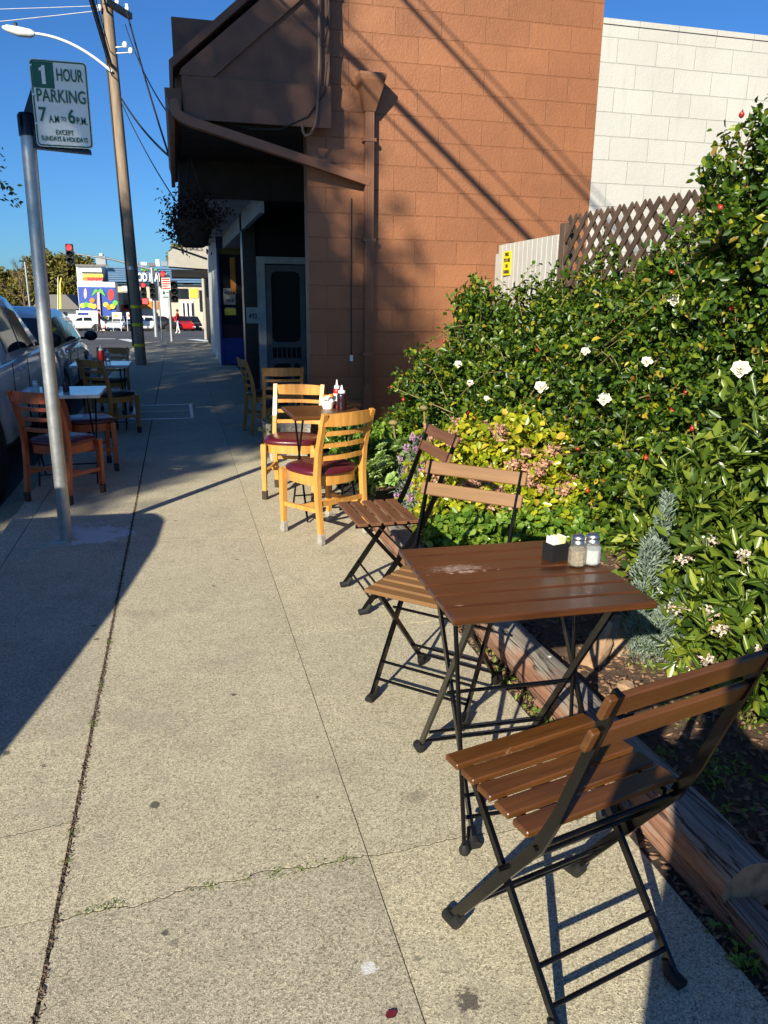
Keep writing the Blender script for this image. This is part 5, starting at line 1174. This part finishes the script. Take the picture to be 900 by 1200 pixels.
# low advertising boards in front of the far car park
for k, (x0, x1, y0, y1, lab, m2) in enumerate(((89, 115, 364, 372, 'long white banner board at the far lot, left of others', 'blue'), (131, 143, 366, 374, 'cream banner board between far cars and kerb', 'm_yellow'), (148, 164, 366, 374, 'white banner board behind the utility pole', 'm_red'))):
    t = thing('banner_board', (0, 0, 0), lab, 'banner', 0, 'banner boards along the far lot'); D = 78
    fspan(x0, y0, x1, y1, D, D+.1, 'white', 'board', t); fspan(x0+2, y0+2.5, x0+(x1-x0)*.55, y0+5, D-.05, D, m2, 'printed_band', t)
    for xx in (x0+.5, x1-2.2): fspan(xx, y1, xx+1.6, 388, D+.02, D+.12, 'white', 'post', t)
ff = thing('feather_flag', (0, 0, 0), 'tall yellow feather flag standing beside the far road', 'flag')
b = MB(); P = [px(*q, 80) for q in ((70.6, 327), (71.5, 325), (72.3, 326), (71, 331), (71.2, 340), (71.6, 352), (71.8, 362), (68.2, 362), (68.2, 345), (69.2, 333))]; b.prism([(p[0], p[2]) for p in P], 80, 80.04); b.build('flag_cloth', 'm_yellow', ff)
b = MB(); a = px(68, 325, 80); c = px(68, 388, 80); b.tube([(a[0], 79.95, a[2]), (c[0], 79.95, gz(80))], .04, 8); b.build('flag_pole', 'white', ff)

# far cars
def far_car(pxx, D, rz, paint, label, hatch=False):
    p = px(pxx, 380, D); return vehicle('parked_car', label, paint, (p[0], D, gz(D)), rz, 1.8, [(-2.2, .6), (-2.1, .95), (-1.2, .98), (.8, .98), (2.0, .8), (2.2, .55)], [(-2.0 if hatch else -1.5, .95), (-1.5 if hatch else -.9, 1.42), (.1, 1.46), (1.1, .95)], .97, .28, (-1.35, 1.35), .33, [(-1.0, -.2, .1, 0), (-.1, .6, 0, -.2)], group='cars parked at the far food market')
far_car(97, 82, R_(90), 'car_white', 'white car behind the long white banner board', True)
far_car(113, 83, R_(75), 'car_black', 'dark car in front of the painted palm mural', False)
far_car(137, 83, R_(180), 'pewter', 'grey car nose-on behind the cream banner board', True)
far_car(154, 84, R_(180), 'car_black', 'black car mostly behind the utility pole', True)
far_car(168, 80, R_(90), 'car_white', 'white car between utility pole and signal post', True)
far_car(182, 80, R_(85), 'car_black', 'black car by the signal post with dark side', False)
far_car(212, 82, R_(195), 'car_red', 'red car parked outside the food market door', True)
far_car(224, 84, R_(185), 'car_black', 'black car just right of the red car', True)
far_car(72, 84, R_(90), 'silver', 'silver car by the yellow feather flag', True)
far_car(52, 70, R_(90), 'silver', 'pale blue grey car beyond the near wagon roof', True)

# traffic signals
def signal_head(t, p, h=1.05, lit=True, back=True):
    x, y, z = p; hd = MB(); hd.box((x, y, z), (h*.36, h*.2, h), None, .02); hd = hd.build('signal_head', 'plasticblack', t)
    for k, m in enumerate(('lampred' if lit else 'plasticblack', 'plasticblack', 'plasticblack')):
        b = MB(); zc = z+h*.32-k*h*.32; R = Matrix.Rotation(PI/2, 3, 'X'); b.lathe([(h*.13, .0), (h*.13, .02), (h*.06, .035), (0, .04)], (x, y-h*.11, zc), 14, R); b.build('signal_lens', m, hd)
        b = MB(); b.tube([(x-h*.15, y-h*.1, zc), (x-h*.15, y-h*.3, zc+.01)], .015, 5); 
        vs = [(x+h*.15*math.cos(a), yy, zc+h*.15*math.sin(a)) for yy in (y-h*.1, y-h*.32) for a in np.linspace(0, PI, 9)]; b.add(vs, [(i, i+1, i+10, i+9) for i in range(8)]); b.build('signal_hood', 'plasticblack', hd)
ma = thing('mast_arm_signal', (0, 0, 0), 'traffic signal hanging on long mast arm, red light lit', 'traffic light')
D = 46; c = px(82, 298, D); e = px(178, 316, D); base = px(178, 380, D); signal_head(ma, tuple(c), 1.05)
b = MB(); b.tube([(e[0], D, gz(D)-.2), (e[0], D, e[2]+.1)], [.12, .09], 12); b.build('signal_post', 'steel', ma)
b = MB(); a1 = px(88, 297.5, D); a2 = px(130, 303.5, D); b.tube([tuple(a1), tuple(a2), (e[0], D, e[2])], [.035, .05, .075], 10); b.build('mast_arm', 'steel', ma)
c = px(168.5, 340, D); signal_head(ma, (c[0], D-.3, c[2]), .82); c = px(170.5, 353, D)
b = MB(); b.box((c[0], D-.3, c[2]), (.36, .2, .36), None, .02); b.build('walk_signal', 'plasticblack', ma); b = MB(); b.box((c[0], D-.42, c[2]), (.26, .03, .26)); b.build('walk_lens', 'lampred', ma)
c = px(176.5, 341, D); signal_head(ma, (c[0]+.1, D-.2, c[2]), .82, False)
s2 = thing('corner_signal', (0, 0, 0), 'grey signal post at the near corner with red light', 'traffic light')
D = 32; base = px(201, 391, D); b = MB(); tpz = px(200, 322, D)[2]; b.tube([(base[0], D, gz(D)-.1), (base[0], D, tpz)], .06, 12); b.build('signal_post', 'steel', s2)
c = px(191, 328, D); signal_head(s2, (c[0], D-.1, c[2]), .66); c = px(204, 342, D); signal_head(s2, (c[0], D, c[2]), .8, False)
ns = thing('kerb_sign', (0, 0, 0), 'red and green parking notice on thin post near the corner', 'street sign')
D = 26.2; c = px(190, 400, D); b = MB(); b.tube([(c[0], D, -.02), (c[0], D, px(190, 325, D)[2])], .022, 10); b.build('signal_post', 'steel', ns)
sg = fspan(189, 325.5, 200, 340, D-.05, D-.045, 'sign_white', 'red_sign', ns)
b = MB(); a1 = px(189.6, 326, D-.055); a2 = px(199.4, 339.5, D-.055)
for k in range(5): zt = a1[2]-(a1[2]-a2[2])*(k+.1)/5; b.span((a1[0], D-.056, zt-.045), (a1[0]+(a2[0]-a1[0])*(1 if k != 3 else .7), D-.051, zt))
b.build('red_lettering', 'sign_red', sg)
sg = fspan(190, 340.8, 197, 350, D-.05, D-.045, 'sign_white', 'green_sign', ns)
b = MB(); a1 = px(190.5, 341.2, D-.055); b.span((a1[0], D-.056, a1[2]-.1), (a1[0]+.07, D-.051, a1[2])); b.span((a1[0]+.09, D-.056, a1[2]-.06), (a1[0]+.18, D-.051, a1[2]-.03)); b.span((a1[0], D-.056, a1[2]-.2), (a1[0]+.17, D-.051, a1[2]-.16)); b.build('green_lettering', 'sign_green', sg)

# trees far and near
def tree(name, base, h, ell, leaf, ntw, per, L, label, trunk_r=.2, tw=.6, rin=.35, limbs=8):
    t = thing(name, base, label, 'tree'); b = MB(); zc = ell[0][0][2]
    b.tube([(0, 0, -.2), (.05, .02, zc*.35), (.0, 0, zc*.75)], [trunk_r*1.25, trunk_r, trunk_r*.7], 12)
    for k in range(limbs):
        c, r = ell[k % len(ell)]; q = Vector(c)+Vector((random.uniform(-.6, .6)*r[0], random.uniform(-.6, .6)*r[1], random.uniform(-.3, .6)*r[2])); b.tube([(0, 0, zc*.45), (q*.5)+Vector((0, 0, zc*.25)), q], [trunk_r*.55, trunk_r*.35, trunk_r*.1], 7, False)
    b.build('trunk', 'bark', t, fix=False)
    if ntw:
        (V, F), _ = foliage(ell, ntw, per, L, (L[0]*.5, L[1]*.55), rin=rin, tw=tw, zmin=.3, zlow=-.8); link('crown', np_mesh('crown', V, F, leaf), t)
    return t
p = px(82, 380, 125); tree('round_tree', (p[0], 125, gz(125)), 9, [((0, 0, 5.2), (5.0, 4, 3.6)), ((-2.5, 0, 5.8), (3, 3, 2.8)), ((3, 0, 4.6), (3, 3, 3))], 'olive_leaf', 1300, 12, (.35, .7), 'dense olive yellow round tree left of the food market', .4, 1.0, .6)
p = px(25, 380, 130); tree('round_tree', (p[0], 130, gz(130)), 7, [((0, 0, 4), (5, 4, 2.5)), ((-4, 0, 4.5), (4, 3, 2.5)), ((5, 0, 3.6), (3, 3, 2.2))], 'olive_leaf', 900, 12, (.35, .7), 'low green tree at far left beyond the bare tree', .4, 1., .5)
p = px(206, 380, 128); tree('round_tree', (p[0]+2, 128, gz(128)), 11, [((0, 0, 8.6), (2.4, 3, 2.6)), ((2.2, 0, 9.8), (2.6, 3, 2.2))], 'olive_leaf', 500, 12, (.35, .6), 'yellow green treetop above the food market roof', .4, 1., .4)
def bare_tree(base, label, h):
    t = thing('bare_tree', base, label, 'tree'); b = MB()
    def br(p, d, L, r, k):
        q = p+d*L; b.tube([p, p.lerp(q, .5)+Vector((random.gauss(0, .04)*L, 0, random.gauss(0, .04)*L)), q], [r, r*.8, r*.6], 6, False)
        if k:
            for i in range(3): br(q if i else p.lerp(q, .7), (d+Vector((random.gauss(0, .5), random.gauss(0, .4), random.uniform(0, .3)))).normalized(), L*random.uniform(.6, .8), r*.58, k-1)
    br(Vector((0, 0, -.2)), Vector((0, 0, 1)), h*.35, h*.022, 5); b.build('branches', 'bark', t, fix=False)
p = px(31, 380, 115); bare_tree((p[0], 115, gz(115)), 'bare leafless tree behind the parked pickup roof', 9.0)
lampf = thing('street_lamp', (0, 0, 0), 'thin dark lamp post beside the bare tree far left', 'street lamp'); D = 110
a = px(29, 306, D); b = MB(); b.tube([(a[0], D, gz(D)), (a[0], D, a[2])], .12, 8); b.build('post', 'steel', lampf); b = MB(); b.box((a[0]-.25, D, a[2]), (.8, .3, .2), None, .04); b.build('lamp_head', 'plasticblack', lampf)

# street trees across the road: they shade the far pavement and dapple the brown wall
def sun_place(p_, s_): return (p_*.797+s_*.604, -p_*.604+s_*.797)
x_, y_ = sun_place(-7.1, -12); tree('street_tree', (x_, y_, STREET_Z), 15, [((0, 0, 9.6), (3.0, 3.0, 2.6)), ((1.2, -.6, 11.6), (2.4, 2.4, 2.2)), ((-.6, 1.5, 12.2), (2.6, 2.6, 2.2)), ((.8, -.3, 8.2), (2.1, 2.1, 1.6)), ((0, 0, 14), (2.4, 2.4, 1.8)), ((1.75, -1.33, 12.4), (1.35, 1.35, 1.8)), ((2.6, -1.97, 10.35), (1.0, 1.0, 1.0)), ((2.6, -1.97, 10.3), (.95, .95, .95)), ((2.2, -1.67, 11.0), (1.1, 1.1, 1.0)), ((1.9, -1.45, 14.0), (1.0, 1.0, 1.0)), ((1.75, -1.33, 8.7), (.95, .95, .85)), ((1.2, -.9, 8.3), (1.1, 1.1, .9))], 'tree_leaf', 3000, 12, (.16, .28), 'leafy street tree across the road shading the cafe canopy', .28, .8, .3)
x_, y_ = sun_place(-11.6, -9); tree('street_tree', (x_, y_, STREET_Z), 14, [((0, 0, 8.8), (3.2, 3.0, 2.8)), ((-.6, 1.0, 11.4), (3.0, 3.0, 2.4)), ((.6, -1, 12.2), (2.6, 2.6, 2.0))], 'tree_leaf', 1300, 11, (.16, .28), 'second leafy street tree farther along across the road', .28, .8, .3)
# branch tips at the left edge of the picture
lt = px(-28, 215, 18); tree('street_tree', (lt[0]-1.75, 18, STREET_Z), 6, [((.55, 0, 3.9), (1.7, 1.5, 1.0)), ((-.4, 0, 4.7), (1.6, 1.5, 1.0))], 'tree_leaf', 420, 9, (.08, .16), 'leafy kerb tree whose branch tips reach in at left edge', .12, .5, .3)

# ------------------------------------------------------------------ people
def skin_body(joints, edges, mats_at, parent=None, name='body', sub=2):
    me = bpy.data.meshes.new(name); me.from_pydata([j[0] for j in joints], edges, []); o = bpy.data.objects.new(name, me); COL.objects.link(o)
    md_ = o.modifiers.new('s', 'SKIN'); sv = me.skin_vertices[0].data
    for i, j in enumerate(joints): sv[i].radius = (j[1], j[1]) if not isinstance(j[1], tuple) else j[1]
    sv[0].use_root = True; o.modifiers.new('u', 'SUBSURF').levels = sub
    dg = bpy.context.evaluated_depsgraph_get(); m2 = bpy.data.meshes.new_from_object(o.evaluated_get(dg)); bpy.data.objects.remove(o); bpy.data.meshes.remove(me)
    m2.materials.clear()
    for m in mats_at[0]: m2.materials.append(M[m])
    for p in m2.polygons: p.material_index = mats_at[1](p.center); p.use_smooth = True
    ob = bpy.data.objects.new(name, m2); COL.objects.link(ob); ob.parent = parent; return ob
def person(loc, rz, label, top_m, leg_m, arms='down', stride=.16):
    t = thing('person', loc, label, 'person', rz)
    J = [((0, 0, .95), (.15, .11)), ((0, 0, 1.15), (.13, .10)), ((0, 0, 1.36), (.15, .10)), ((0, .0, 1.47), (.06, .06)), ((0, .015, 1.56), (.075, .09)), ((0, .01, 1.66), (.07, .085)),
         ((.09, 0, .88), .085), ((.10, stride*.6, .48), .055), ((.10, stride, .08), .04), ((.10, stride+.13, .035), .035),
         ((-.09, 0, .88), .085), ((-.10, -stride*.3, .48), .055), ((-.10, -stride, .08), .04), ((-.10, -stride+.13, .035), .035)]
    E = [(0, 1), (1, 2), (2, 3), (3, 4), (4, 5), (0, 6), (6, 7), (7, 8), (8, 9), (0, 10), (10, 11), (11, 12), (12, 13)]
    for s in (1, -1):
        k = len(J)
        A = [((s*.19, 0, 1.38), .055), ((s*.24, -.02, 1.12), .042), ((s*.25, .08, .88), .032), ((s*.25, .11, .80), .032)] if arms == 'down' else [((s*.19, 0, 1.38), .055), ((s*.26, .10, 1.16), .045), ((s*.14, .26, 1.34), .034), ((s*.08, .29, 1.42), .030)]
        J += A; E += [(2, k), (k, k+1), (k+1, k+2), (k+2, k+3)]
    f = lambda c: 2 if (c.z > 1.48 or (abs(c.x) > .2 and c.z < .93) or (arms != 'down' and c.y > .2)) else (0 if c.z > .93 else 1)
    skin_body(J, E, ((top_m, leg_m, 'skin'), f), t)
    b = MB(); b.ball((0, -.012, 1.655), (.088, .105, .10), 12, 9); b.build('hair', 'hair', t); return t
p = px(209, 388, 60); person((p[0], 60, gz(60)), 1.2, 'person in red top and pale trousers walking by far car park', 'cloth_red', 'cloth_white')
p = px(117.5, 388, 62); person((p[0], 62, gz(62)), 1.6, 'person in dark maroon clothes at far kerb before mural', 'cloth_dark', 'cloth_dark')
# the photographer, standing just behind the camera; only the shadow falls in the picture
ph = person((-.05, -.37, 0), R_(-20), 'person in navy clothes standing on pavement with raised arms, shadow over bed', 'cloth_navy', 'cloth_navy', 'up', .05)
